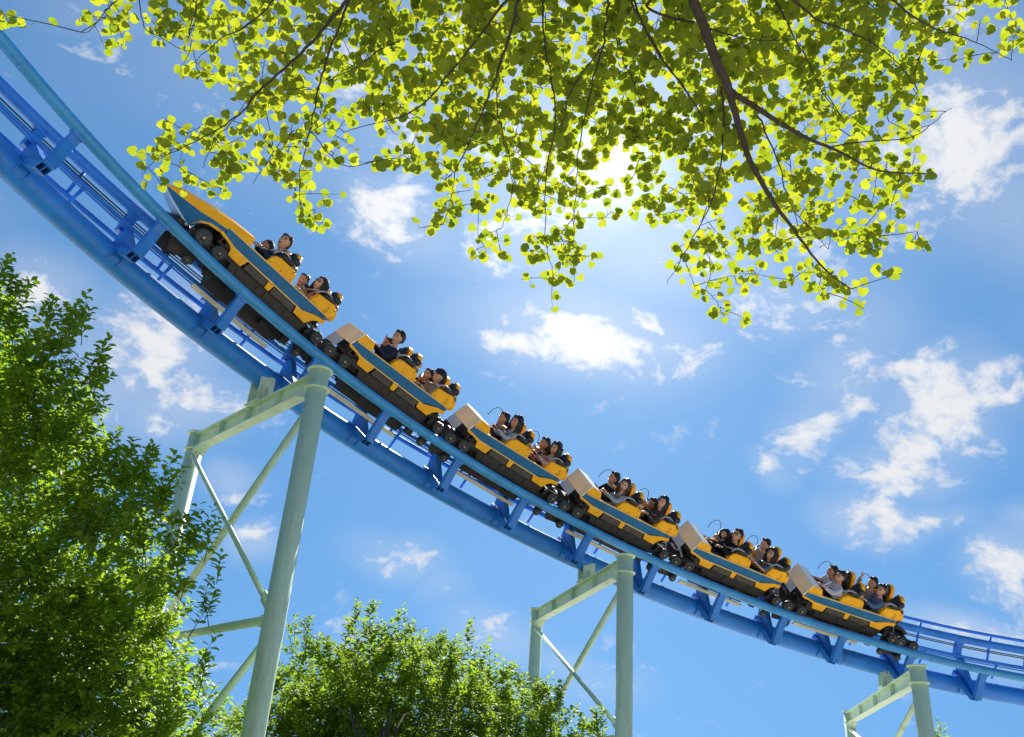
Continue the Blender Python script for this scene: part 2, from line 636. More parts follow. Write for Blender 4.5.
def locate(px_x):
    """arc length where the near rail crosses a picture column (used once to register the stations)"""
    best, bs = 1e9, 0
    for s in np.arange(0, 28, .02):
        P = frame(s)[0]
        c = CAM_ROT.transposed() @ (P - CAM_LOC)
        x = CX + F_PX * c.x / -c.z
        if abs(x - px_x) < best:
            best, bs = abs(x - px_x), s
    return bs


track = thing('roller_coaster_track', 'blue tubular steel coaster track curving and banking downhill to the right', 'track', Matrix.Translation(tp(8, .6, -.86)))
TI = track.matrix_world.inverted()


def along(l, n, r, name, m, nseg=14, s0=SMIN + .3, s1=SMAX - .3, step=.25):
    mb = MB()
    ss = np.arange(s0, s1, step)
    mb.tube([TI @ tp(s, l, n) for s in ss], r, nseg)
    return mb.build(name, m, track)


along(0, 0, .088, 'rail', 'rail_blue', 20)
along(G, 0, .088, 'rail', 'spine_blue', 20)
along(G / 2, -.861, .195, 'spine_tube', 'spine_blue', 36)
along(1.5, .10, .038, 'guard_rail', 'spine_blue', 10)
along(.93, -.29, .038, 'guard_rail', 'spine_blue', 10)
along(1.30, -.50, .045, 'guard_rail', 'spine_blue', 10)
along(1.20, -.15, .012, 'cable', 'charcoal', 6)
along(1.20, -.19, .012, 'cable', 'charcoal', 6)
along(.90, -.35, .014, 'cable', 'spine_blue', 6)

S_CAR2 = locate(333) + 0.0
# stations of the cross ties
TIES = [locate(x) for x in (82, 167, 245, 390, 461, 527, 592, 658, 725, 787, 845, 985)]
TIES += [TIES[2] + 1.68, TIES[10] + 1.66, TIES[0] - 1.65, TIES[0] - 3.3, TIES[0] - 4.95, TIES[11] + 1.66, TIES[11] + 3.32, TIES[11] + 4.98, TIES[11] + 6.6]
TIES = sorted(s for s in TIES if SMIN + .5 < s < SMAX - .5)
for s in TIES:
    P, T, L, Nn = frame(s)
    pos = TI @ P

    def q(l, n, t=0.0):
        return pos + L * l + Nn * n + T * t
    mb = MB()
    hw = .075
    # near and far arms: flat box plates bent under the rails
    near = [(-.045, -.06), (.055, -.06), (.045, -.22), (.00, -.50), (-.06, -.68), (-.19, -.66), (-.13, -.48), (-.06, -.22)]
    mb.prism(near, lambda a, b, k: q(a, b, -hw if k == 0 else hw))
    far = [(G + .045, -.06), (G - .055, -.06), (G - .11, -.22), (G - .20, -.42), (G - .08, -.46), (G + .02, -.24)]
    mb.prism(far, lambda a, b, k: q(a, b, -hw if k == 0 else hw))
    # rail clamps
    for l in (0, G):
        mb.box(q(l, -.085), (.2, .13, .045), 0, Matrix((T, L, Nn)).transposed())
    # cross beam over the spine: a hollow box that stays open at the near end
    bw, b0, b1 = .085, -.78, -.66
    mb.prism([(-.10, b1), (.92, b1), (.92, b1 - .012), (-.10, b1 - .012)], lambda a, b, k: q(a, b, -bw if k == 0 else bw))
    mb.prism([(-.04, b0), (.92, b0), (.92, b0 + .012), (-.04, b0 + .012)], lambda a, b, k: q(a, b, -bw + .002 if k == 0 else bw - .002))
    for t in (-bw, -.005, bw - .01):
        mb.prism([(-.07, b0 + .013), (.90, b0 + .013), (.90, b1 - .013), (-.10, b1 - .013)], lambda a, b, k: q(a, b, t if k == 0 else t + .01))
    # tall triangular gusset web with a flange on its sloping edge
    web = [(-.02, -.655), (.30, -.56), (.86, -.34), (1.08, -.34), (1.06, -.46), (.95, -.655)]
    mb.prism(web, lambda a, b, k: q(a, b, -.012 if k == 0 else .012))
    fl = [(-.03, -.645), (.30, -.55), (.86, -.33), (1.10, -.33), (1.10, -.318), (.855, -.318), (.295, -.538), (-.035, -.633)]
    mb.prism(fl, lambda a, b, k: q(a, b, -.06 if k == 0 else .06))
    # saddle plates hugging the spine
    arc = [(G / 2 + .235 * math.cos(a), -.861 + .235 * math.sin(a)) for a in np.linspace(rad(200), rad(-20), 11)]
    arc += [(G / 2 + .199 * math.cos(a), -.861 + .199 * math.sin(a)) for a in np.linspace(rad(-20), rad(200), 11)]
    for t in (-.10, .08):
        mb.prism(arc, lambda a, b, k: q(a, b, t if k == 0 else t + .02))
    # bolts
    for l, n in ((.02, -.12), (-.03, -.30), (.62, -.47), (.85, -.42)):
        mb.lathe([(0, .016), (.022, .016), (.022, 0)], q(l, n, hw + .0 if l < .1 else .012), T, 6)
    mb.build('cross_tie', 'tie_blue', track, bevel=.006)
# guard rail posts midway
for i in range(len(TIES) - 1):
    s = (TIES[i] + TIES[i + 1]) / 2
    mb = MB()
    mb.tube([TI @ tp(s, 1.5, .10), TI @ tp(s, 1.42, -.2), TI @ tp(s, 1.30, -.50)], .028, 8)
    mb.tube([TI @ tp(s, .93, -.29), TI @ tp(s, .93, -.70)], .026, 8)
    mb.build('guard_post', 'spine_blue', track)
# flanged joints of the spine
for k in range(2, len(TIES) - 1, 4):
    s = TIES[k] + .55
    P, T, L, Nn = frame(s)
    mb = MB()
    mb.lathe([(.196, -.012), (.202, -.012), (.202, .012), (.196, .012)], TI @ tp(s, G / 2, -.861), T, 36)
    mb.build('weld_band', 'spine_blue', track)

# ------------------------------------------------------------------ support frames
def support(near, far, top, label, spine, node_drop):
    """two round columns to the ground, a deep crossbeam, diagonal braces and a saddle for the spine"""
    n_, f_ = Vector((*near, top)), Vector((*far, top))
    root = thing('support_frame', label, 'support frame', Matrix.Translation(((n_.x + f_.x) / 2, (n_.y + f_.y) / 2, 0)), 'green support frames under the track')
    I = root.matrix_world.inverted()
    D = .152
    d = (f_ - n_)
    W_ = d.length
    d.normalize()
    side = d.cross(Vector((0, 0, 1))).normalized()
    for p in (n_, f_):
        mb = MB()
        c = I @ Vector((p.x, p.y, 0))
        mb.lathe([(0, top + .06), (D, top + .06), (D, 0.004)], c, (0, 0, 1), 36)
        o = mb.build('column', 'green', root)
        for h in (top + .045, top - .27):
            m2 = MB()
            m2.lathe([(D + .001, h + .016), (D + .04, h + .016), (D + .04, h - .016), (D + .001, h - .016)], c, (0, 0, 1), 36)
            m2.build('collar', 'green', o)
        m3 = MB()
        m3.lathe([(D + .001, .05), (D + .22, .05), (D + .22, .006)], c, (0, 0, 1), 8, smooth=False)
        m3.build('base_plate', 'green', o)
    # crossbeam: I section
    mb = MB()
    rot = Matrix((d, side, Vector((0, 0, 1)))).transposed()
    mid = I @ ((n_ + f_) / 2)
    L_ = W_ - 2 * D + .02
    mb.box(mid + Vector((0, 0, -.005)), (L_, .20, .022), 0, rot)
    mb.box(mid + Vector((0, 0, -.27)), (L_, .20, .022), 0, rot)
    mb.box(mid + Vector((0, 0, -.1375)), (L_, .018, .243), 0, rot)
    for e, sg in ((n_, 1), (f_, -1)):          # haunches near the ends
        q0 = I @ (e + d * sg * (D + .01))
        v = d * sg
        mb.add([q0 + side * .098 + Vector((0, 0, -.283)), q0 - side * .098 + Vector((0, 0, -.283)), q0 - side * .098 + Vector((0, 0, -.40)), q0 + side * .098 + Vector((0, 0, -.40)),
                q0 + v * .3 + side * .098 + Vector((0, 0, -.283)), q0 + v * .3 - side * .098 + Vector((0, 0, -.283))],
               [(0, 1, 5, 4), (2, 3, 4, 5), (0, 3, 2, 1), (0, 4, 3), (1, 2, 5)])
        for k in range(3):
            qq = q0 + v * (.10 + .12 * k)
            for sd in (-1, 1):
                for hh in (-.07, -.2):
                    mb.lathe([(0, .018), (.016, .018), (.016, 0)], qq + side * sd * .009 + Vector((0, 0, hh)), side * sd, 6)
    for k in range(1, 4):
        for sd in (-1, 1):
            qq = I @ (n_ + d * (D + L_ * k / 4))
            mb.box(qq + side * sd * .054 + Vector((0, 0, -.1375)), (.012, .086, .24), 0, rot)
    mb.build('crossbeam', 'green', root, bevel=.003)
    # saddle
    sp_ = Vector(spine)
    t = (sp_ - n_).dot(d)
    base = n_ + d * t
    mb = MB()
    bb = I @ base
    mb.box(bb + Vector((0, 0, .020)), (.46, .30, .026), 0, rot)
    h = sp_.z - .18 - top
    for sg in (-1, 1):
        mb.box(bb + d * sg * .17 + Vector((0, 0, .033 + (h + .10) / 2)), (.02, .26, h + .12), 0, rot)
    mb.box(bb + Vector((0, 0, .033 + h / 2)), (.315, .02, max(h - .02, .05)), 0, rot)
    for sg in (-1, 1):
        mb.box(bb + d * sg * .245 + Vector((0, 0, .033 + h * .3)), (.12, .018, h * .6 + .02), 0, rot)
    mb.build('saddle', 'green', root, bevel=.003)
    # braces
    zn = top - node_drop
    k1 = n_ + d * (D - .03)
    k2 = f_ - d * (D - .03)

    def brace(p, q_, r, name, off):
        m_ = MB()
        p = p + side * off
        q_ = q_ + side * off
        m_.tube([I @ p, I @ q_], r, 12)
        dd = (q_ - p).normalized()
        for e, sg in ((p, 1), (q_, -1)):
            c_ = I @ (e + dd * sg * .10)
            rr = Matrix((dd, side, dd.cross(side))).transposed()
            m_.box(c_, (.34, .02, .16), 0, rr)
            for bx in (-.08, .06):
                m_.lathe([(0, .026), (.022, .026), (.022, 0)], c_ + dd * bx + side * .009, side, 6)
                m_.lathe([(0, .026), (.022, .026), (.022, 0)], c_ + dd * bx - side * .009, -side, 6)
        m_.build(name, 'green', root)
    dn = Vector((0, 0, -1))
    brace(k1 + dn * .42, k2 + dn * (node_drop - .05), .06, 'brace', .055)
    brace(k2 + dn * .42, k1 + dn * (node_drop - .05), .042, 'brace', -.055)
    brace(k1 + dn * (node_drop + .12), k2 + dn * (node_drop + .12), .065, 'strut', 0)
    brace(k1 + dn * (node_drop + .30), Vector((k2.x, k2.y, .5)), .055, 'brace', .055)
    brace(k2 + dn * (node_drop + .30), Vector((k1.x, k1.y, .5)), .042, 'brace', -.055)
    return root


support((-2.93, 11.93), (-5.73, 15.07), 7.19, 'tall pale green steel frame at left whose near column crosses in front of the train', (-4.26, 13.32, 7.72), 3.55)
support((2.40, 16.09), (1.07, 21.83), 5.76, 'pale green steel frame in the middle rising out of the lower trees', (1.87, 18.25, 6.17), 3.0)
support((8.43, 17.6), (10.42, 26.29), 4.39, 'short pale green steel frame at right under the last car', (9.15, 20.71, 4.84), 2.4)


# ------------------------------------------------------------------ cars
def C3(a, y, n):
    return Vector((-(a - 1.0), y, n))


def yprism(mb, prof, y0, y1, mi=0):
    mb.prism(prof, lambda a, b, k: C3(a, y0 if k == 0 else y1, b), mi)
    return mb


def wheel(root, a, y, n, r, w, axis=(0, 1, 0)):
    ax = Vector(axis)
    c = C3(a, y, n)
    mb = MB()
    mb.lathe([(r * .72, w / 2), (r * .93, w / 2), (r, w * .32), (r, -w * .32), (r * .93, -w / 2), (r * .72, -w / 2)], c, ax, 28)
    o = mb.build('wheel', 'rubber', root)
    m2 = MB()
    sg = 1
    m2.lathe([(r * .76, w * .44), (r * .70, w * .46), (r * .62, w * .26), (r * .32, w * .26), (r * .30, w * .5), (r * .16, w * .55), (0, w * .55)], c, ax, 28)
    m2.lathe([(r * .76, -w * .44), (r * .62, -w * .3), (0, -w * .3)], c, ax, 28)
    for k in range(6):
        th = k * math.pi / 3
        x = ax.orthogonal().normalized()
        yv = ax.cross(x)
        dv = x * math.cos(th) + yv * math.sin(th)
        m2.tube([c + ax * w * .36 + dv * r * .2, c + ax * w * .40 + dv * r * .72], r * .06, 5)
    rim = m2.build('rim', 'rim', o)
    m3 = MB()
    m3.lathe([(r * .15, w * .5), (r * .15, w * .72), (r * .08, w * .8), (0, w * .8)], c, ax, 14)
    m3.build('hub', 'hub', o)
    return o


def bogie(root, a0, name='bogie_frame', big=False):
    """a wheel carrier: block, side plates, road, side and under wheels"""
    mb = MB()
    mb.box(C3(a0 + .17, 0, .17), (.30, 1.02, .10))
    mb.box(C3(a0 + .17, 0, .235), (.18, .3, .10))
    for sg in (-1, 1):
        mb.prism([(a0 - .12, .14), (a0 + .46, .14), (a0 + .44, .26), (a0 - .10, .26)], lambda a, b, k: C3(a, sg * (.525 if k == 0 else .545), b))
        mb.prism([(a0 + .02, .14), (a0 + .30, .14), (a0 + .28, -.20), (a0 - .14, -.24), (a0 - .20, -.10)], lambda a, b, k: C3(a, sg * (.455 if k == 0 else .485), b))
        mb.tube([C3(a0, sg * .5, .20), C3(a0, sg * .64, .20)], .03, 10)
        mb.tube([C3(a0 + .33, sg * .5, .20), C3(a0 + .33, sg * .64, .20)], .03, 10)
        mb.tube([C3(a0 + .15, sg * .47, -.19), C3(a0 + .15, sg * .60, -.19)], .025, 8)
        for k in range(3):
            mb.box(C3(a0 - .05 + .14 * k, sg * .44, -.02 + .03 * k), (.05, .06, .07))
    o = mb.build(name, 'black', root, bevel=.004)
    for sg in (-1, 1):
        wheel(root, a0 + (.10 if big else 0), sg * .605, .205 + (.02 if big else 0), .138 if big else .115, .09, (0, sg, 0))
        wheel(root, a0 + (.43 if big else .33), sg * .605, .205, .12, .09, (0, sg, 0))
        wheel(root, a0 + .15, sg * .575, -.185, .075, .07, (0, sg, 0))
        wheel(root, a0 - .16, sg * .435, -.02, .07, .07, (0, 0, -1))
    return o


def seat_block(root, a0, hoop=True):
    """one row: arm blocks, bench, shell with two headrests, cushions and restraint"""
    for sg in (-1, 1):
        mb = MB()
        prof = [(a0 + .0, .625), (a0 + .03, .74), (a0 + .08, .80), (a0 + .16, .825), (a0 + .42, .825), (a0 + .52, .80), (a0 + .55, .74), (a0 + .56, .625)]
        yprism(mb, prof, sg * .36, sg * .502)
        ab = mb.build('arm_block', 'yellow', root, bevel=.018)
        mb = MB()
        for (u, v_) in ((.06, .66), (.28, .66), (.50, .66), (.46, .78)):
            mb.lathe([(0, .008), (.009, .006), (.011, 0)], C3(a0 + u, sg * .502, v_), (0, sg, 0), 8)
        mb.build('bolts', 'charcoal', ab)
    # shell back with rounded ears
    mb = MB()
    for sg in (-1, 1):
        n_ = 20
        ring = []
        for k in range(n_):
            th = 2 * math.pi * k / n_
            ring.append((.225 * math.cos(th), .17 * math.sin(th)))
        # rounded headrest shell
        c = Vector((a0 + .46, sg * .245, .975))
        tilt = .18
        vs0, vs1 = [], []
        outline = [(-.20, -.38), (.20, -.38), (.21, -.22), (.17, -.09), (.16, -.02), (.165, .04), (.14, .09), (.08, .125), (0, .135), (-.08, .125), (-.14, .09), (-.165, .04), (-.16, -.02), (-.17, -.09), (-.21, -.22)]
        for (yy, zz) in outline:
            sh = zz * tilt * -1
            yy *= .84
            vs0.append(C3(c.x - sh * -1 - .04, c.y + yy, c.z + zz))
            vs1.append(C3(c.x - sh * -1 + .06, c.y + yy * .93, c.z + zz * .97))
        m = len(outline)
        mb.add(vs0 + vs1, [tuple(range(m)), tuple(range(2 * m - 1, m - 1, -1))] + [(i, (i + 1) % m, m + (i + 1) % m, m + i) for i in range(m)])
    mb.build('seat_shell', 'yellow', root, bevel=.02)
    # cushions
    mb = MB()
    for sg in (-1, 1):
        y = sg * .245
        mb.ell(C3(a0 + .36, y, .80), (.055, .17, .22), 0, 14, 10)
        mb.ell(C3(a0 + .30, y, .40), (.22, .19, .07), 0, 14, 8)
        mb.ell(C3(a0 + .38, y, 1.0), (.045, .10, .075), 0, 12, 8)
        mb.ell(C3(a0 + .30, sg * .43, .885), (.15, .055, .06), 0, 12, 8)
        mb.ell(C3(a0 + .42, sg * .40, .955), (.085, .07, .07), 0, 12, 8)
    mb.build('cushion', 'pad', root)
    mb = MB()
    for sg in (-1, 1):
        for off in (0, .045):
            path = [C3(a0 + .03, sg * (.40 + off), .80), C3(a0 + .06, sg * (.41 + off), .88), C3(a0 + .14, sg * (.42 + off), .935), C3(a0 + .24, sg * (.42 + off), .935),
                    C3(a0 + .50, sg * (.40 + off), .865), C3(a0 + .53, sg * (.40 + off), .80)]
            mb.tube(path, .013, 8)
        for u in (.18, .40):
            mb.tube([C3(a0 + u, sg * .42, .93 - (u - .18) * .25), C3(a0 + u + .02, sg * .44, .82)], .011, 6)
        mb.tube([C3(a0 + .05, sg * .41, .88), C3(a0 - .02, sg * .25, .80), C3(a0 + .0, sg * .06, .79)], .016, 8)
    mb.build('lap_bar', 'steel', root)
    mb = MB()
    pth = []
    for k in range(13):
        th = math.pi * k / 12
        pth.append(C3(a0 - .08 - .15 * math.cos(th), -.46, .84 + .25 * math.sin(th)))
    mb.tube(pth, .007, 6)
    if hoop:
        mb.build('grab_hoop', 'hoop', root)


def text_marks(root):
    """small upright maker's-plate characters on the rear corner of the yellow side"""
    mb = MB()
    y = .5045
    # strokes of four stacked, unreadable-small characters, as in the photo
    rows = [[((0, 0), (0, .05)), ((0, .05), (.03, .05)), ((0, .025), (.03, .025)), ((.03, .05), (.03, .025))],
            [((0, 0), (0, .05)), ((.03, 0), (.03, .05)), ((0, 0), (.03, 0))],
            [((0, .05), (.03, .05)), ((.03, .05), (0, 0)), ((0, 0), (.03, 0))],
            [((0, 0), (.015, .05)), ((.015, .05), (.03, 0))]]
    for k, ch in enumerate(rows):
        for (p, q) in ch:
            a_ = 2.06 - k * 0.0
            P0 = C3(2.06 + p[1], y, .58 + k * .05 + p[0])
            P1 = C3(2.06 + q[1], y, .58 + k * .05 + q[0])
            mb.tube([P0, P1], .004, 4)
    mb.build('lettering', 'letter', root)


def make_car(front):
    root = thing('coaster_car', 'x', 'coaster car')
    # body tub: floor, side walls, rear
    mb = MB()
    f0 = .34
    yprism(mb, [(-.02, f0), (2.12, f0), (2.12, f0 + .03), (-.02, f0 + .03)], -.47, .47)
    for a in (.0, .62, 1.33, 2.10):
        yprism(mb, [(a, .37), (a + .03, .37), (a + .03, .61), (a, .61)], -.465, .465)
    mb.build('floor_pan', 'black', root)
    for sg in (-1, 1):
        y0, y1 = sg * .475, sg * .50
        # blue stripe panel
        mb = MB()
        if front:
            yprism(mb, [(-.02, .47), (.20, .455), (1.74, .43), (2.02, .53), (2.20, .56), (2.20, .60), (1.9, .615), (-.02, .605)], y0, y1)
        else:
            yprism(mb, [(-.08, .515), (.16, .455), (1.70, .43), (2.02, .53), (2.20, .56), (2.20, .60), (1.9, .615), (-.02, .605)], y0, y1)
        sp = mb.build('side_stripe', 'stripe', root, bevel=.004)
        mb = MB()
        yprism(mb, [(-.01, .607), (2.17, .612), (2.17, .630), (-.01, .628)], sg * .46, sg * .515)
        yprism(mb, [(.22, .425), (1.70, .405), (1.70, .425), (.22, .448)], sg * .47, sg * .512)
        mb.build('sill_trim', 'yellow_trim', root, bevel=.003)
        # yellow skirts
        mb = MB()
        yprism(mb, [(-.10, .50), (-.08, .465), (.10, .435), (.20, .40), (.225, .29), (.49, .28), (.54, .425), (.22, .452), (-.07, .513)], sg * .48, sg * .508)
        mb.build('skirt', 'yellow', root, bevel=.006)
        mb = MB()
        yprism(mb, [(1.0, .41), (1.12, .409), (1.10, .285), (1.01, .285)], sg * .48, sg * .508)
        mb.build('skirt', 'yellow', root, bevel=.006)
        mb = MB()
        yprism(mb, [(1.63, .41), (1.66, .30), (1.93, .285), (2.0, .40), (2.08, .455), (2.20, .47), (2.20, .545), (2.03, .525), (1.76, .43)], sg * .48, sg * .508)
        mb.build('skirt', 'yellow', root, bevel=.006)
        # dark panels between
        mb = MB()
        yprism(mb, [(.55, .29), (.99, .285), (.985, .405), (.57, .41)], sg * .475, sg * .50)
        yprism(mb, [(1.13, .285), (1.63, .28), (1.60, .40), (1.14, .405)], sg * .475, sg * .50)
        mb.build('side_panel', 'brown', root, bevel=.004)
    # rear end
    mb = MB()
    for sg in (-1, 1):
        yprism(mb, [(1.80, .632), (2.19, .632), (2.205, .80), (2.16, .86), (1.80, .82)], sg * .36, sg * .504)
    yprism(mb, [(2.17, .47), (2.20, .47), (2.215, .80), (2.17, .86), (2.13, .84)], -.49, .49)
    mb.build('rear_panel', 'yellow', root, bevel=.012)
    # chassis
    mb = MB()
    yprism(mb, [(-.38, .13), (2.30, .13), (2.26, .26), (2.0, .335), (.30, .335), (.10, .27), (-.25, .22), (-.36, .20)], -.34, .34)
    yprism(mb, [(.10, .22), (.34, .22), (.34, .62), (.10, .62)], -.47, .47)
    yprism(mb, [(.40, .09), (1.95, .09), (2.0, .28), (.34, .28)], -.455, .455)
    for a, w_ in ((.62, .22), (.98, .10), (1.22, .26), (1.62, .14)):
        mb.box(C3(a, .460, .20), (w_, .02, .10))
        mb.box(C3(a, -.460, .20), (w_, .02, .10))
    yprism(mb, [(.22, -.06), (2.0, -.06), (2.1, .10), (.15, .10)], -.26, .26)
    yprism(mb, [(.42, -.30), (1.8, -.30), (1.9, -.05), (.32, -.05)], -.13, .13)
    rg = random.Random(5)
    for k in range(26):
        a = rg.uniform(.2, 2.1)
        sg = rg.choice((-1, 1))
        mb.box(C3(a, sg * rg.uniform(.18, .42), rg.uniform(-.16, .06)), (rg.uniform(.05, .16), rg.uniform(.05, .12), rg.uniform(.05, .14)))
    for k in range(5):
        mb.tube([C3(.3 + .1 * k, .30, .0 - .02 * k), C3(1.1, .34, -.02 - .02 * k), C3(2.0 - .1 * k, .30, .02 - .02 * k)], .012, 6)
    mb.build('chassis', 'black', root)
    mb = MB()
    mb.tube([C3(2.2, 0, .22), C3(2.45, 0, .22), C3(2.62, 0, .22)], .035, 10)
    mb.tube([C3(2.15, .30, .34), C3(2.3, .33, .40), C3(2.42, .30, .24)], .011, 6)
    mb.tube([C3(2.15, -.22, .32), C3(2.3, -.25, .38), C3(2.42, -.2, .24)], .011, 6)
    mb.build('coupling', 'steel', root)
    mb = MB()
    yprism(mb, [(.26, -.43), (1.88, -.43), (1.90, -.36), (.28, -.35)], .03, .07)
    mb.build('brake_fin', 'fin', root, bevel=.004)
    for a0 in (.75, 1.75):
        seat_block(root, a0, not front)
    text_marks(root)
    bogie(root, -.36, big=front)
    # rear pair of wheels
    mb = MB()
    mb.box(C3(2.17, 0, .23), (.22, 1.0, .09))
    for sg in (-1, 1):
        mb.prism([(2.0, .18), (2.34, .18), (2.30, .30), (2.06, .33)], lambda a, b, k: C3(a, sg * (.52 if k == 0 else .545), b))
        mb.prism([(2.05, .2), (2.3, .2), (2.28, -.16), (2.1, -.16)], lambda a, b, k: C3(a, sg * (.455 if k == 0 else .485), b))
        mb.tube([C3(2.21, sg * .5, .235), C3(2.21, sg * .64, .235)], .03, 8)
    mb.build('bogie_frame', 'black', root, bevel=.004)
    for sg in (-1, 1):
        wheel(root, 2.21, sg * .605, .225, .11, .09, (0, sg, 0))
        wheel(root, 2.12, sg * .575, -.175, .07, .07, (0, sg, 0))
    if not front:
        mb = MB()
        yprism(mb, [(-.10, .505), (.02, .80), (.045, .80), (-.07, .505)], -.50, .50)
        for yy in (-.42, 0, .42):
            for t in (.15, .85):
                a_, n__ = -.10 + .12 * t, .505 + .295 * t
                mb.lathe([(0, .012), (.012, .010), (.014, 0)], C3(a_ - .001, yy, n__), C3(-.93, 0, .37) - C3(0, 0, 0), 8)
        mb.build('cowl_front', 'tan', root, bevel=.008)
        mb = MB()
        yprism(mb, [(.03, .787), (.25, .752), (.25, .768), (.03, .805)], -.495, .495)
        mb.build('cowl_top', 'white_panel', root, bevel=.006)
        mb = MB()
        for sg in (-1, 1):
            yprism(mb, [(.045, .80), (.27, .765), (.32, .632), (-.01, .632), (-.04, .608), (-.045, .62)], sg * .475, sg * .503)
        yprism(mb, [(.25, .76), (.27, .765), (.32, .63), (.29, .63)], -.48, .48)
        mb.build('cowl_side', 'yellow', root, bevel=.006)
        mb = MB()
        yprism(mb, [(-.098, .503), (-.080, .503), (-.150, .315), (-.168, .315)], -.49, .10)
        mb.build('lower_panel', 'grey_panel', root, bevel=.006)
    else:
        # pointed nose, lofted
        secs = [  # a, bottom n, half width at bottom, crease n, half width at crease, shoulder n, hw, centre top n
            (-1.02, .475, .13, .50, .14, .525, .13, .535),
            (-.80, .375, .22, .50, .26, .60, .24, .65),
            (-.46, .25, .31, .52, .37, .66, .34, .73),
            (-.30, .44, .40, .55, .42, .69, .38, .765),
            (0.0, .50, .46, .585, .485, .735, .43, .80),
            (.40, .58, .50, .632, .503, .77, .46, .83)]
        rows = []
        for (a, bn, bw, cn, cw, sn, sw, tn) in secs:
            rows.append([C3(a, bw, bn), C3(a, cw, cn), C3(a, sw, sn), C3(a, sw * .5, tn - (tn - sn) * .2), C3(a, 0, tn),
                         C3(a, -sw * .5, tn - (tn - sn) * .2), C3(a, -sw, sn), C3(a, -cw, cn), C3(a, -bw, bn)])
        side, top = MB(), MB()
        for i in range(len(rows) - 1):
            for j in (0, 7):
                side.add([rows[i][j], rows[i][j + 1], rows[i + 1][j + 1], rows[i + 1][j]], [(0, 1, 2, 3)])
            for j in range(1, 7):
                top.add([rows[i][j], rows[i][j + 1], rows[i + 1][j + 1], rows[i + 1][j]], [(0, 1, 2, 3)], 0, False)
        for mb_, nm, mm in ((side, 'nose_side', 'stripe'), (top, 'nose_hood', 'yellow')):
            o = mb_.build(nm, mm, root)
            sd = o.modifiers.new('solid', 'SOLIDIFY')
            sd.thickness = .018
        mb = MB()
        r0, r2 = rows[0], rows[2]
        # raked grey prow below the tip and its flat tip face
        mb.add([r0[0], r0[8], rows[1][8], r2[8], r2[0], rows[1][0]], [(0, 1, 2, 5), (5, 2, 3, 4)])
        mb.add([r0[0], r0[1], r0[2], r0[3], r0[4], r0[5], r0[6], r0[7], r0[8]], [tuple(range(9))])
        pr = mb.build('prow', 'grey_panel', root)
        sd = pr.modifiers.new('solid', 'SOLIDIFY')
        sd.thickness = .03
        sd.offset = 1
        mb = MB()
        ar = [(-.46, .315, .25), (-.40, .355, .375), (-.28, .41, .445), (-.05, .455, .475), (.12, .475, .45), (.215, .49, .37), (.225, .495, .29)]
        for sg in (-1, 1):
            ring = []
            for (a, w_, n) in ar:
                ring.append((C3(a, sg * (w_ - .02), n), C3(a, sg * (w_ + .016), n), C3(a + .012, sg * (w_ + .016), n + .042), C3(a + .012, sg * (w_ - .02), n + .042)))
            for u in range(len(ring) - 1):
                for v_ in range(4):
                    w2 = (v_ + 1) % 4
                    mb.add([ring[u][v_], ring[u][w2], ring[u + 1][w2], ring[u + 1][v_]], [(0, 1, 2, 3)])
            mb.add(ring[0], [(0, 1, 2, 3)])
            mb.add(ring[-1], [(0, 1, 2, 3)])
        mb.build('arch_trim', 'yellow', root)
        fl_ = MB()
        for i in range(2, len(rows) - 1):
            d_ = Vector((0, 0, .012))
            fl_.add([rows[i][0] + d_, rows[i][8] + d_, rows[i + 1][8] + d_, rows[i + 1][0] + d_], [(0, 1, 2, 3)])
        yprism(fl_, [(-.44, .26), (-.42, .26), (-.30, .44), (-.32, .44)], -.30, .30)
        yprism(fl_, [(-.30, .16), (.20, .16), (.20, .50), (.0, .48), (-.28, .43)], -.05, .0)
        fl_.build('wheel_well', 'black', root)
        wb = MB()
        wb.box(C3(-.60, 0, .20), (.12, .8, .10))
        wb.ell(C3(-.62, .42, .18), (.09, .06, .07))
        wb.build('bumper', 'black', root)
    return root


def place(root, s):
    P, T, L, Nn = frame(s + 1.0)
    o = P + L * (G / 2)
    m = Matrix((-T, -L, Nn)).transposed().to_4x4()
    m.translation = o
    root.matrix_world = m


def copy_tree(o, parent=None):
    c = o.copy()
    COL.objects.link(c)
    if parent is not None:
        c.parent = parent
    for ch in list(o.children):
        if ch.name.startswith('person'):
            continue
        copy_tree(ch, c)
    return c


# register along the track: cowl corner of the second car
S_F2 = None
best = 1e9
for s in np.arange(5, 12, .01):
    q_ = tp(s - .1, .11, .50)
    c = CAM_ROT.transposed() @ (q_ - CAM_LOC)
    x = CX + F_PX * c.x / -c.z
    if abs(x - 351) < best:
        best, S_F2 = abs(x - 351), s
PITCH = 2.909
CAR_LABELS = [
    'front coaster car with the long pointed yellow and blue nose',
    'yellow and blue coaster car straight behind the pointed front car',
    'yellow and blue coaster car third from the top of the train',
    'yellow and blue coaster car passing above the middle green support frame',
    'yellow and blue coaster car second from the bottom end of the train',
    'yellow and blue coaster car at the bottom end of the train',
]
cars = []
proto = None
for i in range(6):
    if i == 0:
        r = make_car(True)
    elif i == 1:
        r = proto = make_car(False)
    else:
        r = copy_tree(proto)
    r['label'] = CAR_LABELS[i]
    r['group'] = 'cars of the roller coaster train'
    place(r, S_F2 + (i - 1) * PITCH)
    cars.append(r)
for o_ in list(cars[1].children):
    if o_.name.startswith('grab_hoop'):
        bpy.data.objects.remove(o_)
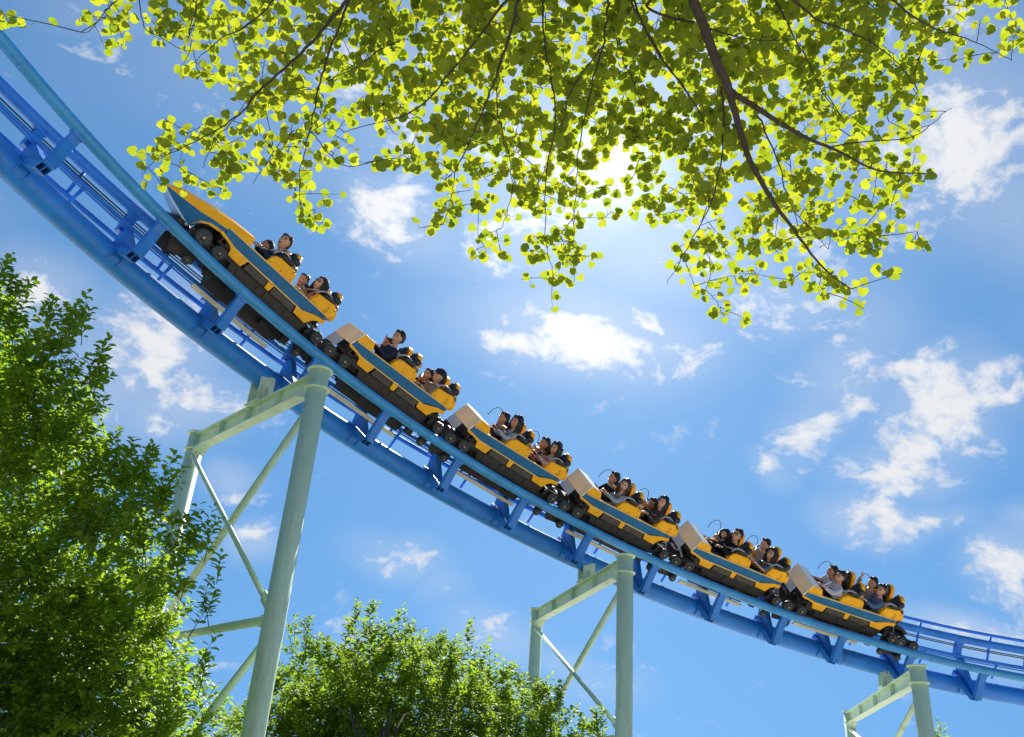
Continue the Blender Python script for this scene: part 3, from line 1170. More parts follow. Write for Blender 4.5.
# trailing wheel carrier on the last car
bogie(cars[5], 2.42, 'bogie_frame')
mb = MB()
mb.box(C3(2.58, .50, .20), (.34, .12, .12))
mb.box(C3(2.5, 0, .22), (.5, .3, .12))
mb.tube([C3(2.3, .2, .36), C3(2.55, .25, .36), C3(2.75, .2, .26)], .05, 10)
mb.build('end_buffer', 'black', cars[5], bevel=.02)
mb = MB()
yprism(mb, [(2.215, .47), (2.27, .52), (2.30, .70), (2.26, .84), (2.215, .84)], -.46, .49)
mb.build('rear_pad', 'pad', cars[5], bevel=.03)


# ------------------------------------------------------------------ riders
def skin_mesh(name, joints, edges, sub=1):
    me = bpy.data.meshes.new('tmp')
    me.from_pydata([j[0] for j in joints], edges, [])
    o = bpy.data.objects.new('tmp', me)
    COL.objects.link(o)
    sm = o.modifiers.new('skin', 'SKIN')
    sm.use_smooth_shade = True
    for i, j in enumerate(joints):
        r = j[1]
        v = me.skin_vertices[0].data[i]
        v.radius = r if isinstance(r, tuple) else (r, r)
        v.use_root = (i == 0)
    ss = o.modifiers.new('sub', 'SUBSURF')
    ss.levels = sub
    ss.render_levels = sub
    bpy.context.view_layer.update()
    dg = bpy.context.evaluated_depsgraph_get()
    res = bpy.data.meshes.new_from_object(o.evaluated_get(dg))
    vs = [v.co.copy() for v in res.vertices]
    fs = [tuple(p.vertices) for p in res.polygons]
    bpy.data.objects.remove(o)
    bpy.data.meshes.remove(me)
    bpy.data.meshes.remove(res)
    return vs, fs


def hand(mb, wrist, fwd, up, sgn, curl, spread=.5):
    """palm, four separate bent fingers and a thumb leaving the side of the palm"""
    fwd = fwd.normalized()
    side = fwd.cross(up).normalized() * sgn
    nrm = side.cross(fwd).normalized() * sgn
    rot = Matrix((fwd, side, nrm)).transposed()
    mb.ell(wrist + fwd * .045, (.052, .04, .017), 0, 10, 6, rot)
    for k, ln in enumerate((.068, .076, .071, .056)):
        off = (-.028 + .0187 * k)
        b = wrist + fwd * .082 + side * off
        d1 = (fwd + side * off * spread * 3).normalized()
        d2 = (d1 * math.cos(curl) - nrm * math.sin(curl)).normalized()
        d3 = (d1 * math.cos(curl * 1.9) - nrm * math.sin(curl * 1.9)).normalized()
        p1 = b + d1 * ln * .42
        p2 = p1 + d2 * ln * .33
        p3 = p2 + d3 * ln * .27
        mb.tube([b - d1 * .01, b, p1, p2, p3], [.008, .009, .0085, .0075, .006], 6)
    b = wrist + fwd * .03 - side * .036
    d1 = (fwd * .7 - side * .7).normalized()
    p1 = b + d1 * .032
    p2 = p1 + (fwd * .9 - side * .2 - nrm * .3).normalized() * .028
    mb.tube([b + side * .012, b, p1, p2], [.010, .011, .0095, .0075], 6)


def make_person(car, a_head, y, n_head, label, shirt, trousers, hair, skin='skin', yaw=25, pitch=-8, pose='bar',
                long_hair=False, size=1.0, glasses=False, cap=False, sleeves='long', mouth='smile', lean=0.0):
    """a seated rider; local x forward, y left, z up, origin under the hips"""
    hz = .70 * size
    hipn = max(n_head - hz, .30)
    hipn = min(hipn, .46)
    size = (n_head - hipn) / .70
    size = max(.86, min(size, 1.06))
    hip_a = a_head + .07
    a_head -= .03
    root_m = car.matrix_world @ Matrix.Translation(C3(hip_a, y, hipn))
    root = thing('person', label, 'person', root_m, 'riders on the roller coaster')
    k = size
    V = Vector
    ln_ = lean
    hips = V((0, 0, .06))
    spine = V((-.01, 0, .22))
    chest = V((0.0, 0, .40))
    neck0 = V((.015 + ln_ * .3, 0, .52))
    neck = V((.03 + ln_ * .4, 0, .58))
    headc = V((.06 + ln_ * .5, 0, .70))
    sh = {1: V((.0 + ln_ * .2, .175, .475)), -1: V((.0 + ln_ * .2, -.175, .475))}
    if pose == 'bar':
        el = {1: V((.13, .205, .28)), -1: V((.13, -.205, .28))}
        wr = {1: V((.34, .14, .38)), -1: V((.34, -.14, .38))}
    elif pose == 'up':
        el = {1: V((.20, .20, .42)), -1: V((.13, -.205, .28))}
        wr = {1: V((.24, .20, .66)), -1: V((.34, -.14, .38))}
    elif pose == 'upfar':
        el = {1: V((.13, .205, .28)), -1: V((.22, -.22, .46))}
        wr = {1: V((.34, .14, .38)), -1: V((.26, -.16, .70))}
    elif pose == 'face':
        el = {1: V((.22, .18, .34)), -1: V((.20, -.20, .34))}
        wr = {1: V((.24, .06, .54)), -1: V((.24, -.08, .54))}
    else:  # one arm across the near side towards the front
        el = {1: V((.17, .20, .34)), -1: V((.13, -.205, .28))}
        wr = {1: V((.40, .14, .42)), -1: V((.34, -.10, .34))}
    kn = {1: V((.42, .10, .13)), -1: V((.42, -.10, .13))}
    an = {1: V((.60, .10, -.06)), -1: V((.60, -.10, -.06))}
    ft = {1: V((.72, .10, -.07)), -1: V((.72, -.10, -.07))}
    k0 = k
    sc = lambda v: v * k0
    J, E = [], []

    def add(p, r):
        J.append((sc(p), tuple(x * k0 for x in r) if isinstance(r, tuple) else r * k0))
        return len(J) - 1
    i0 = add(hips, (.125, .09))
    i1 = add(spine, (.12, .085))
    i2 = add(chest, (.135, .095))
    i3 = add(neck0, (.06, .055))
    i4 = add(neck, .045)
    i5 = add(headc - V((0, 0, .03)), .05)
    E += [(i0, i1), (i1, i2), (i2, i3), (i3, i4), (i4, i5)]
    for s_ in (1, -1):
        a = add(sh[s_], .052)
        b = add(el[s_], .038)
        c = add(wr[s_], .026)
        E += [(i2, a), (a, b), (b, c)]
        a = add(V((.05, s_ * .09, .05)), .075)
        b = add(kn[s_], .055)
        c = add(an[s_], .038)
        d_ = add(ft[s_], .036)
        E += [(i0, a), (a, b), (b, c), (c, d_)]
    vs, fs = skin_mesh('body', J, E)
    body = MB()
    body.add(vs, fs, 0, True)
    hr = (Euler((0, rad(-pitch) * -1, rad(yaw))).to_matrix())
    hc = sc(headc)
    k = k0 * 1.22

    def face(p):
        q = p.copy()
        # narrow jaw, flat face, cranium behind
        if q.z < -.1:
            t = (-.1 - q.z)
            q.x *= 1 - .10 * t
            q.y *= 1 - .38 * t
        if p.x > .55 and abs(p.y) < .45:
            # brow, sockets, nose, lips, chin
            yy = abs(p.y)
            if -.32 < p.z < .10:
                q.x += .26 * max(0, 1 - yy / .16) * (1 - abs(p.z + .20) / .32 if p.z < -.05 else .45)
            if .0 < p.z < .2 and .12 < yy < .42:
                q.x -= .07
            if -.95 < p.z < -.78:
                q.x += .06
        return q
    body.ell(hc, (.092 * k, .076 * k, .118 * k), 0, 28, 22, hr, face)

    def hp(x, y_, z):
        return hc + hr @ V((x * k, y_ * k, z * k))
    for s_ in (1, -1):
        body.ell(hp(.0, s_ * .076, -.005), (.018 * k, .009 * k, .028 * k), 0, 8, 6, hr)
        body.ell(hp(.082, s_ * .030, .012), (.010 * k, .014 * k, .007 * k), 1, 8, 6, hr)
        body.ell(hp(.083, s_ * .031, .032), (.008 * k, .018 * k, .004 * k), 2, 8, 4, hr)
    if mouth == 'open':
        body.ell(hp(.076, 0, -.062), (.013 * k, .020 * k, .015 * k), 1, 10, 6, hr)
        body.ell(hp(.083, 0, -.054), (.008 * k, .015 * k, .004 * k), 4, 10, 6, hr)
    else:
        body.ell(hp(.078, 0, -.058), (.012 * k, .026 * k, .009 * k), 3, 10, 6, hr)
        body.ell(hp(.085, 0, -.057), (.007 * k, .019 * k, .004 * k), 4, 10, 6, hr)
    for s_ in (1, -1):
        f = (sc(wr[s_]) - sc(el[s_])).normalized()
        if pose == 'bar' or (pose == 'up' and s_ == -1):
            f = V((.9, 0, -.1)).normalized()
        up_ = V((0, 0, 1)) if abs(f.z) < .8 else V((-1, 0, 0))
        hand(body, sc(wr[s_]) + f * .005, f, up_, s_, .75 if pose != 'up' or s_ == -1 else .25)
    bo = body.build('body', [skin, 'eye', hair, 'lips', 'teeth'], root, recalc=True)
    # shirt
    J, E = [], []
    i0 = add(hips + V((0, 0, .02)), (.150, .118))
    i1 = add(spine, (.145, .112))
    i2 = add(chest, (.158, .118))
    i3 = add(neck0 + V((0, 0, -.02)), (.078, .07))
    E += [(i0, i1), (i1, i2), (i2, i3)]
    for s_ in (1, -1):
        a = add(sh[s_], .072)
        b = add(el[s_], .055)
        E += [(i2, a), (a, b)]
        if sleeves == 'long':
            c = add(el[s_].lerp(wr[s_], .9), .042)
            E += [(b, c)]
    vs, fs = skin_mesh('shirt', J, E)
    mb = MB()
    rnd = random.Random(len(label) * 7 + int(a_head * 100))
    off = V((rnd.random() * 9, rnd.random() * 9, 0))
    vs = [v + V((1, 1, 0)) * .008 * mnoise.noise(v * 14 + off) for v in vs]
    mb.add(vs, fs, 0, True)
    mb.build('shirt', shirt, root)
    # trousers
    J, E = [], []
    i0 = add(hips + V((0, 0, -.01)), (.145, .11))
    for s_ in (1, -1):
        a = add(V((.06, s_ * .09, .05)), .092)
        b = add(kn[s_], .072)
        c = add(an[s_], .055)
        E += [(i0, a), (a, b), (b, c)]
    vs, fs = skin_mesh('trousers', J, E)
    mb = MB()
    mb.add(vs, fs, 0, True)
    mb.build('trousers', trousers, root)
    mb = MB()
    for s_ in (1, -1):
        mb.ell(sc(ft[s_]) + V((-.02, 0, 0)), (.12 * k, .048 * k, .045 * k), 0, 10, 8)
    mb.build('shoes', 'charcoal', root)
    # hair
    mb = MB()
    seed = rnd.random() * 50

    def hairf(p):
        q = p.copy()
        w = 1 + .09 * mnoise.noise(p * 3.2 + V((seed, 0, 0))) + .05 * mnoise.noise(p * 8 + V((0, seed, 0)))
        # open the face: pull the front lower part back inside the skull
        if p.x > -.05:
            fx = min(1, (p.x + .05) / .25)
            fz = max(0, min(1, (.52 - .25 * abs(p.y) - p.z) / .30))
            fs_ = fx * fx * fz * fz * (3 - 2 * fz)
            w *= 1 - .22 * fs_
            q.x -= .25 * fs_ * max(p.x, 0)
        if p.z < -.45 and not long_hair:
            w *= .82
        q *= w
        return q
    mb.ell(hc + hr @ V((-.018 * k, 0, .010 * k)), (.100 * k, .087 * k, .124 * k), 0, 24, 18, hr, hairf)
    # fringe and side locks
    for j in range(9):
        y0 = (-.07 + .0175 * j) * k
        p0 = hc + hr @ V((.030 * k, y0 * .8, .104 * k))
        p1 = hc + hr @ V(((.068 - abs(y0) * .35) * k, y0, .084 * k))
        p2 = hc + hr @ V(((.082 - abs(y0) * .45) * k, y0 * 1.1, (.052 + .014 * math.sin(j * 2.1 + seed)) * k))
        mb.tube([p0, p1, p2], [.013 * k, .010 * k, .004 * k], 6)
    if long_hair:
        for s_ in (1, -1):
            for j in range(5):
                x0 = (.03 - .026 * j) * k
                p = [hc + hr @ V((x0, s_ * .070 * k, .06 * k)), hc + hr @ V((x0, s_ * .088 * k, -.03 * k)),
                     hc + hr @ V((x0 - .01, s_ * .090 * k, -.12 * k)), hc + V((x0 - .02, s_ * .085 * k, -.20 * k)), hc + V((x0 - .03, s_ * .10 * k, -.27 * k))]
                mb.tube(p, [.018 * k, .020 * k, .020 * k, .018 * k, .006 * k], 6)
    mb.build('hair', hair, root)
    if cap:
        mb = MB()
        mb.ell(hc + hr @ V((-.012 * k, 0, .030 * k)), (.112 * k, .096 * k, .105 * k), 0, 20, 12, hr, lambda p: Vector((p.x, p.y, max(p.z, .05))))
        mb.ell(hc + hr @ V((.10 * k, 0, .045 * k)), (.075 * k, .065 * k, .010 * k), 0, 14, 6, hr)
        mb.build('cap', 'navy', root)
    if glasses:
        mb = MB()
        for s_ in (1, -1):
            c = hp(.096, s_ * .032, .010)
            ring = [c + hr @ V((0, .024 * k * math.cos(t), .020 * k * math.sin(t))) for t in np.linspace(0, 2 * math.pi, 13)]
            mb.tube(ring, .003 * k, 5)
            mb.tube([hp(.094, s_ * .055, .012), hp(.0, s_ * .082, .012)], .003 * k, 5)
        mb.tube([hp(.098, -.009, .012), hp(.098, .009, .012)], .003 * k, 5)
        mb.build('glasses', 'eye', root)
    return root


near_y, far_y = .215, -.25
R = [
    (0, .86, near_y, 1.09, 'rider in dark jacket sitting tallest in the front row of the pointed front car', 'navy', 'dark_trouser', 'hair', 'skin', 38, -12, 'bar', False, False, False, 'long', 'open'),
    (0, .84, far_y, .90, 'lower rider in grey top beside the tall rider in the front car', 'grey', 'dark_trouser', 'hair', 'skin', 5, -5, 'across', False, False, False, 'short', 'open'),
    (0, 1.82, near_y, .99, 'rider with glasses and pale pink top in the back row of the front car', 'pink', 'jean', 'hair', 'skin_fair', 18, -5, 'bar', True, True, False, 'long', 'smile'),
    (0, 1.72, far_y, .90, 'rider in black on the far side of the back row of the front car', 'black_cloth', 'dark_trouser', 'hair_brown', 'skin_fair', 40, -5, 'bar', False, False, False, 'long', 'smile'),
    (1, .66, near_y, 1.10, 'rider in navy jacket leaning forward in the second car front row, looking left', 'navy', 'dark_trouser', 'hair', 'skin', 25, 2, 'bar', False, False, False, 'long', 'open'),
    (1, .76, far_y, .90, 'rider with raised hand half hidden beside the navy jacket rider of the second car', 'charcoal', 'dark_trouser', 'hair', 'skin', 15, 0, 'up', False, False, False, 'long', 'smile'),
    (1, 1.78, near_y, 1.0, 'rider in dark cap and pale top in the back row of the second car', 'grey', 'dark_trouser', 'hair', 'skin', 20, 5, 'bar', False, False, True, 'short', 'smile'),
    (1, 1.80, far_y, .88, 'rider in navy with a hand up in the back row of the second car', 'navy', 'dark_trouser', 'hair', 'skin_fair', 30, -5, 'upfar', False, False, False, 'long', 'open'),
    (2, .80, near_y, 1.08, 'rider in grey blue long sleeves in the front row of the third car, near side', 'pale_blue', 'jean', 'hair', 'skin', 22, 8, 'across', True, False, False, 'long', 'smile'),
    (2, .74, far_y, .96, 'rider in black top with bare forearms in the front row of the third car', 'black_cloth', 'dark_trouser', 'hair', 'skin', 18, 0, 'bar', False, False, False, 'short', 'smile'),
    (2, 1.86, near_y, 1.06, 'rider in faded pink top in the back row of the third car', 'pink', 'dark_trouser', 'hair', 'skin', 24, 8, 'across', True, False, False, 'long', 'smile'),
    (2, 1.84, far_y, .97, 'rider in navy tee with joined hands in the back row of the third car', 'navy', 'dark_trouser', 'hair', 'skin', 26, -2, 'bar', False, False, False, 'short', 'smile'),
    (3, .78, near_y, 1.07, 'laughing long haired rider in pale blue in the front row of the fourth car', 'pale_blue', 'jean', 'hair_brown', 'skin_fair', 42, -2, 'across', True, False, False, 'long', 'open'),
    (3, .72, far_y, 1.0, 'rider in black looking ahead in the front row of the fourth car', 'black_cloth', 'dark_trouser', 'hair', 'skin', 15, -4, 'bar', False, False, False, 'long', 'smile'),
    (3, 1.76, near_y, 1.12, 'smiling rider with shoulder length black hair in the back row of the fourth car', 'charcoal', 'dark_trouser', 'hair', 'skin_fair', 36, -2, 'bar', True, False, False, 'long', 'smile'),
    (3, 1.84, far_y, .88, 'small rider with glasses and raised hands, back row of the fourth car', 'navy', 'dark_trouser', 'hair', 'skin', 32, 2, 'face', False, True, False, 'short', 'smile'),
    (4, .83, near_y, 1.13, 'rider all in black in the front row of the fifth car, near side', 'black_cloth', 'dark_trouser', 'hair', 'skin', 30, -14, 'bar', False, True, False, 'long', 'open'),
    (4, .84, far_y, .89, 'laughing rider in dark top in the front row of the fifth car', 'navy', 'dark_trouser', 'hair', 'skin_fair', 32, 0, 'across', True, False, False, 'long', 'open'),
    (4, 1.80, near_y, 1.04, 'shorter rider in denim waistcoat in the back row of the fifth car', 'denim', 'jean', 'hair', 'skin', 24, -6, 'across', True, False, False, 'short', 'smile'),
    (4, 1.84, far_y, 1.04, 'rider in beige shirt sitting upright in the back row of the fifth car', 'beige', 'dark_trouser', 'hair', 'skin_fair', 30, -2, 'bar', False, False, False, 'long', 'smile'),
    (5, .67, near_y, 1.08, 'rider in lilac shirt bending forward in the front row of the last car', 'lilac', 'jean', 'hair', 'skin', 20, -6, 'across', False, False, False, 'long', 'smile'),
    (5, .72, far_y, .97, 'rider in white tee with bare arms in the front row of the last car', 'white_cloth', 'dark_trouser', 'hair', 'skin', 8, -4, 'bar', False, False, False, 'short', 'open'),
    (5, 1.70, near_y, 1.08, 'rider in blue denim jacket in the back row of the last car', 'denim', 'jean', 'hair_brown', 'skin', 26, -10, 'across', False, False, False, 'long', 'smile'),
    (5, 1.74, far_y, 1.0, 'rider in grey top with black hair in the back row of the last car', 'grey', 'dark_trouser', 'hair', 'skin_fair', 35, -5, 'upfar', False, False, False, 'long', 'smile'),
]
bpy.context.view_layer.update()
for (ci, a, y, n, lab, sh_, tr_, hr_, sk_, yw, pi_, po, lh, gl_, cp, sl_, mo) in R:
    make_person(cars[ci], a, y, n, lab, sh_, tr_, hr_, sk_, yw, pi_, po, lh, 1.0, gl_, cp, sl_, mo)


# ------------------------------------------------------------------ foliage
def leaf_mesh(name, pos, nrm, axis, size, m, parent, outline, rnd, cup=.15):
    """many real leaves in one mesh. outline: list of (along, across) in unit leaf space"""
    n = len(pos)
    pos, nrm, axis = (np.asarray(v, dtype=np.float64) for v in (pos, nrm, axis))
    size = np.asarray(size)
    nrm /= np.linalg.norm(nrm, axis=1)[:, None]
    axis = axis - nrm * np.sum(axis * nrm, axis=1)[:, None]
    axis /= np.linalg.norm(axis, axis=1)[:, None] + 1e-9
    side = np.cross(nrm, axis)
    ol = np.array([(0.5, 0.0)] + outline) if cup else np.array(outline)
    k = len(ol)
    h = (np.abs(ol[:, 1]) * cup * 1.6 + ((ol[:, 0] - .5) ** 2) * -cup)
    V_ = (pos[:, None, :] + (axis[:, None, :] * ol[None, :, 0, None] + side[:, None, :] * ol[None, :, 1, None] + nrm[:, None, :] * h[None, :, None]) * size[:, None, None])
    V_ = V_.reshape(-1, 3)
    no = k - 1
    tri = np.array([(0, 1 + i, 1 + (i + 1) % no) for i in range(no)])
    Fc = (tri[None] + (np.arange(n) * k)[:, None, None]).reshape(-1, 3)
    me = bpy.data.meshes.new(name)
    me.vertices.add(len(V_))
    me.vertices.foreach_set('co', V_.astype(np.float32).ravel())
    me.loops.add(Fc.size)
    me.loops.foreach_set('vertex_index', Fc.astype(np.int32).ravel())
    me.polygons.add(len(Fc))
    me.polygons.foreach_set('loop_start', np.arange(0, Fc.size, 3, dtype=np.int32))
    me.polygons.foreach_set('loop_total', np.full(len(Fc), 3, dtype=np.int32))
    me.polygons.foreach_set('use_smooth', np.ones(len(Fc), dtype=bool))
    at = me.attributes.new('leafrand', 'FLOAT', 'FACE')
    at.data.foreach_set('value', np.repeat(rnd, no).astype(np.float32))
    me.materials.append(M[m])
    me.update(calc_edges=True)
    o = bpy.data.objects.new(name, me)
    COL.objects.link(o)
    o.parent = parent
    return o


# round scalloped leaf
ROUND = []
for i in range(20):
    th = -math.pi + 2 * math.pi * (i + .5) / 20
    r = .5 * (1 + .085 * math.cos(3 * th) + .045 * math.cos(7 * th + .6) + .02 * math.cos(10 * th))
    dth = abs(abs(th) - math.pi)
    if dth < .5:
        r *= .62 + .38 * dth / .5
    ROUND.append((.5 + r * math.cos(th), r * 1.02 * math.sin(th)))
OVATE = [(0, 0), (.25, .19), (.55, .27), (.82, .16), (1.0, 0), (.82, -.16), (.55, -.27), (.25, -.19)]

nr = np.random.RandomState(11)
PYR = random.Random(4)

# ---- overhanging tree at top
tree = thing('broadleaf_tree', 'broadleaf tree whose backlit lime green branches hang across the top, sun behind', 'tree', Matrix.Translation((2.6, -1.6, 0)))
TT = Vector((2.6, -1.6, 0))
fork = Vector((2.35, -1.15, 4.3))
tr = MB()
tr.tube([Vector((0, 0, -.1)), Vector((0, 0, .4)), Vector((-.05, .05, 2.0)), Vector((-.15, .25, 3.4)), fork - TT, Vector((-.35, .75, 5.6)), Vector((-.2, .9, 7.2))], [.34, .25, .20, .18, .16, .12, .05], 16)
tr.build('trunk', 'bark', tree)

# limbs: (pixel polyline, depth at start, depth at end, radius at start, radius at end)
def z1(p): return (640 + p[0] / 2.234, p[1] / 2.234)
def z2(p): return (380 + p[0] / 2.456, p[1] / 2.456)
def z3(p): return (60 + p[0] / 3.012, p[1] / 3.012)


LIMBS = [
    ([z1(p) for p in ((118, 0), (150, 80), (185, 165), (200, 210))], 4.6, 4.9, .034, .028, True),
    ([z1(p) for p in ((200, 210), (290, 262), (370, 302), (430, 332), (530, 385), (640, 385))], 4.9, 5.6, .022, .004, False),
    ([z1(p) for p in ((200, 210), (240, 340), (300, 450), (345, 520), (400, 590), (470, 640))], 4.9, 5.6, .026, .004, False),
    ([z1(p) for p in ((15, 15), (100, 45), (200, 80), (330, 85))], 4.7, 5.0, .014, .004, True),
    ([z1(p) for p in ((-20, 0), (60, 150), (130, 240), (160, 310))], 4.8, 5.4, .012, .004, True),
    ([z1(p) for p in ((180, 190), (187, 300), (165, 430), (110, 540), (60, 640))], 4.9, 5.7, .012, .003, False),
    ([z1(p) for p in ((265, 260), (310, 370), (345, 470), (420, 560))], 5.0, 5.6, .010, .003, False),
    ([z1(p) for p in ((430, 332), (560, 310), (640, 290), (695, 240))], 5.2, 5.7, .008, .003, False),
    ([z1(p) for p in ((545, -10), (640, 50), (740, 95), (830, 130))], 4.8, 5.4, .012, .003, True),
    ([z1(p) for p in ((330, -10), (400, 40), (470, 75), (570, 135), (620, 200))], 4.9, 5.5, .014, .003, True),
    ([z1(p) for p in ((300, -10), (360, 110), (400, 190), (450, 260))], 5.2, 5.8, .010, .003, True),
    ([z2(p) for p in ((340, 0), (300, 140), (270, 230), (230, 320), (185, 420), (178, 480))], 4.7, 5.3, .016, .003, True),
    ([z2(p) for p in ((310, 0), (200, 150), (100, 255), (0, 300), (-90, 330))], 4.7, 5.4, .013, .003, True),
    ([z2(p) for p in ((400, -5), (405, 100), (430, 280), (408, 420), (408, 600), (425, 670))], 4.9, 5.6, .011, .003, True),
    ([z2(p) for p in ((562, -5), (550, 100), (520, 200), (490, 350), (480, 480), (475, 590))], 5.0, 5.6, .013, .003, True),
    ([z2(p) for p in ((620, -5), (690, 140), (786, 275))], 5.0, 5.6, .012, .004, True),
    ([z2(p) for p in ((285, 200), (298, 320), (325, 450), (300, 560))], 5.1, 5.6, .007, .003, False),
    ([z2(p) for p in ((570, 60), (600, 160), (640, 250), (660, 360))], 5.2, 5.7, .008, .003, False),
    ([z2(p) for p in ((545, 110), (470, 230), (440, 330), (380, 460), (330, 520))], 5.1, 5.6, .008, .003, False),
    ([z3(p) for p in ((868, 0), (740, 152), (600, 272), (540, 340), (430, 420), (300, 482))], 4.6, 5.2, .018, .003, True),
    ([z3(p) for p in ((872, 0), (822, 130), (780, 260), (752, 400), (722, 520), (728, 630))], 4.7, 5.3, .014, .003, True),
    ([z3(p) for p in ((660, -10), (560, 75), (480, 125), (400, 185))], 4.9, 5.4, .010, .003, True),
    ([z3(p) for p in ((240, -20), (262, 90), (330, 130), (400, 150))], 5.2, 5.6, .006, .003, True),
    ([z3(p) for p in ((190, -20), (140, 30), (100, 80), (60, 100))], 5.2, 5.6, .006, .003, True),
    ([z3(p) for p in ((420, -20), (400, 60), (380, 130))], 5.2, 5.6, .007, .003, True),
    ([z3(p) for p in ((1020, 125), (940, 170), (860, 215), (800, 260))], 5.0, 5.4, .008, .003, False),
    ([z3(p) for p in ((752, 400), (800, 450), (870, 495), (960, 490), (1010, 475))], 5.2, 5.5, .006, .003, False),
    ([z3(p) for p in ((700, 400), (650, 470), (580, 545))], 5.2, 5.5, .005, .003, False),
    ([z3(p) for p in ((540, 340), (470, 420), (430, 500))], 5.1, 5.4, .005, .003, False),
]
nodes, nrad = [], []
limb_px = []
for k, (pl, d0, d1, r0, r1, from_trunk) in enumerate(LIMBS):
    m_ = len(pl)
    P3 = []
    # smooth resample
    for i in range(m_ - 1):
        steps = 7
        for t in range(steps if i < m_ - 2 else steps + 1):
            u = (i + t / steps) / (m_ - 1)
            a0 = pl[max(i - 1, 0)]
            a1, a2 = pl[i], pl[i + 1]
            a3 = pl[min(i + 2, m_ - 1)]
            tt = t / steps
            x = .5 * ((2 * a1[0]) + (-a0[0] + a2[0]) * tt + (2 * a0[0] - 5 * a1[0] + 4 * a2[0] - a3[0]) * tt ** 2 + (-a0[0] + 3 * a1[0] - 3 * a2[0] + a3[0]) * tt ** 3)
            y = .5 * ((2 * a1[1]) + (-a0[1] + a2[1]) * tt + (2 * a0[1] - 5 * a1[1] + 4 * a2[1] - a3[1]) * tt ** 2 + (-a0[1] + 3 * a1[1] - 3 * a2[1] + a3[1]) * tt ** 3)
            dp = d0 + (d1 - d0) * u
            w = pt(x + PYR.uniform(-1, 1) * (1.2 if r0 < .02 else .5), y, dp) + Vector((0, 0, .02 * math.sin(u * 9 + k)))
            P3.append((w, r0 + (r1 - r0) * u ** .8))
            limb_px.append((x, y, dp))
    path = [p[0] for p in P3]
    rr = [p[1] for p in P3]
    if from_trunk:
        st = path[0]
        base = fork + Vector((0, 0, .3 + .25 * (k % 5)))
        base.z = min(base.z, st.z - .2)
        midp = base.lerp(st, .5) + Vector((0, 0, .35))
        ext = []
        for t in np.linspace(0, 1, 9)[:-1]:
            ext.append(base * (1 - t) ** 2 + midp * 2 * t * (1 - t) + st * t * t)
        rr = list(np.linspace(max(r0 * 1.8, .02), r0, 8)) + rr
        path = ext + path
    for p, r_ in zip(path, rr):
        if p.y > 2.2:
            nodes.append(p)
            nrad.append(r_)
    b = MB()
    b.tube([p - TT for p in path], [q_ * (.85 if r0 > .02 else .6) for q_ in rr], 9 if r0 > .02 else 7)
    b.build('branch', 'bark' if r0 > .02 else 'twig', tree)

GRID = [
    "00253567778889999999999999987642",
    "00131345667788999999999998886325",
    "00000124566789999999998888875100",
    "00000235545668999999999887765100",
    "00001555553257788999998875454000",
    "00001445451225477765577665563000",
    "00000000152004256533566776651000",
    "00000000000001244520045546554100",
    "00000000000000001510023424230000",
    "00000000000000000100014203100000",
]
LP = np.array(limb_px)
cand = []
for r in range(-3, len(GRID)):
    row = GRID[max(r, 0)]
    for c in range(32):
        v = int(row[c])
        if v == 0:
            continue
        lam = (v / 9.0) ** 1.25 * 8.8
        nn = int(lam) + (PYR.random() < lam - int(lam))
        for _ in range(nn):
            x, y = 32 * (c + PYR.random()), 32 * (r + PYR.random())
            if (x - 606) ** 2 + (y - 168) ** 2 < 15 ** 2:
                continue
            j = np.argmin((LP[:, 0] - x) ** 2 + (LP[:, 1] - y) ** 2)
            dp = LP[j, 2] + max(.05, PYR.gauss(.28, .20))
            cand.append((math.hypot(LP[j, 0] - x, LP[j, 1] - y), x, y, dp))
cand.append((5, 4, 18, 5.3))
cand.append((5, -14, 12, 5.3))
cand.sort()
NA = np.array([tuple(p) for p in nodes])
NL = list(map(tuple, nodes))
tw = MB()
lp_, ln_, la_, lsz = [], [], [], []
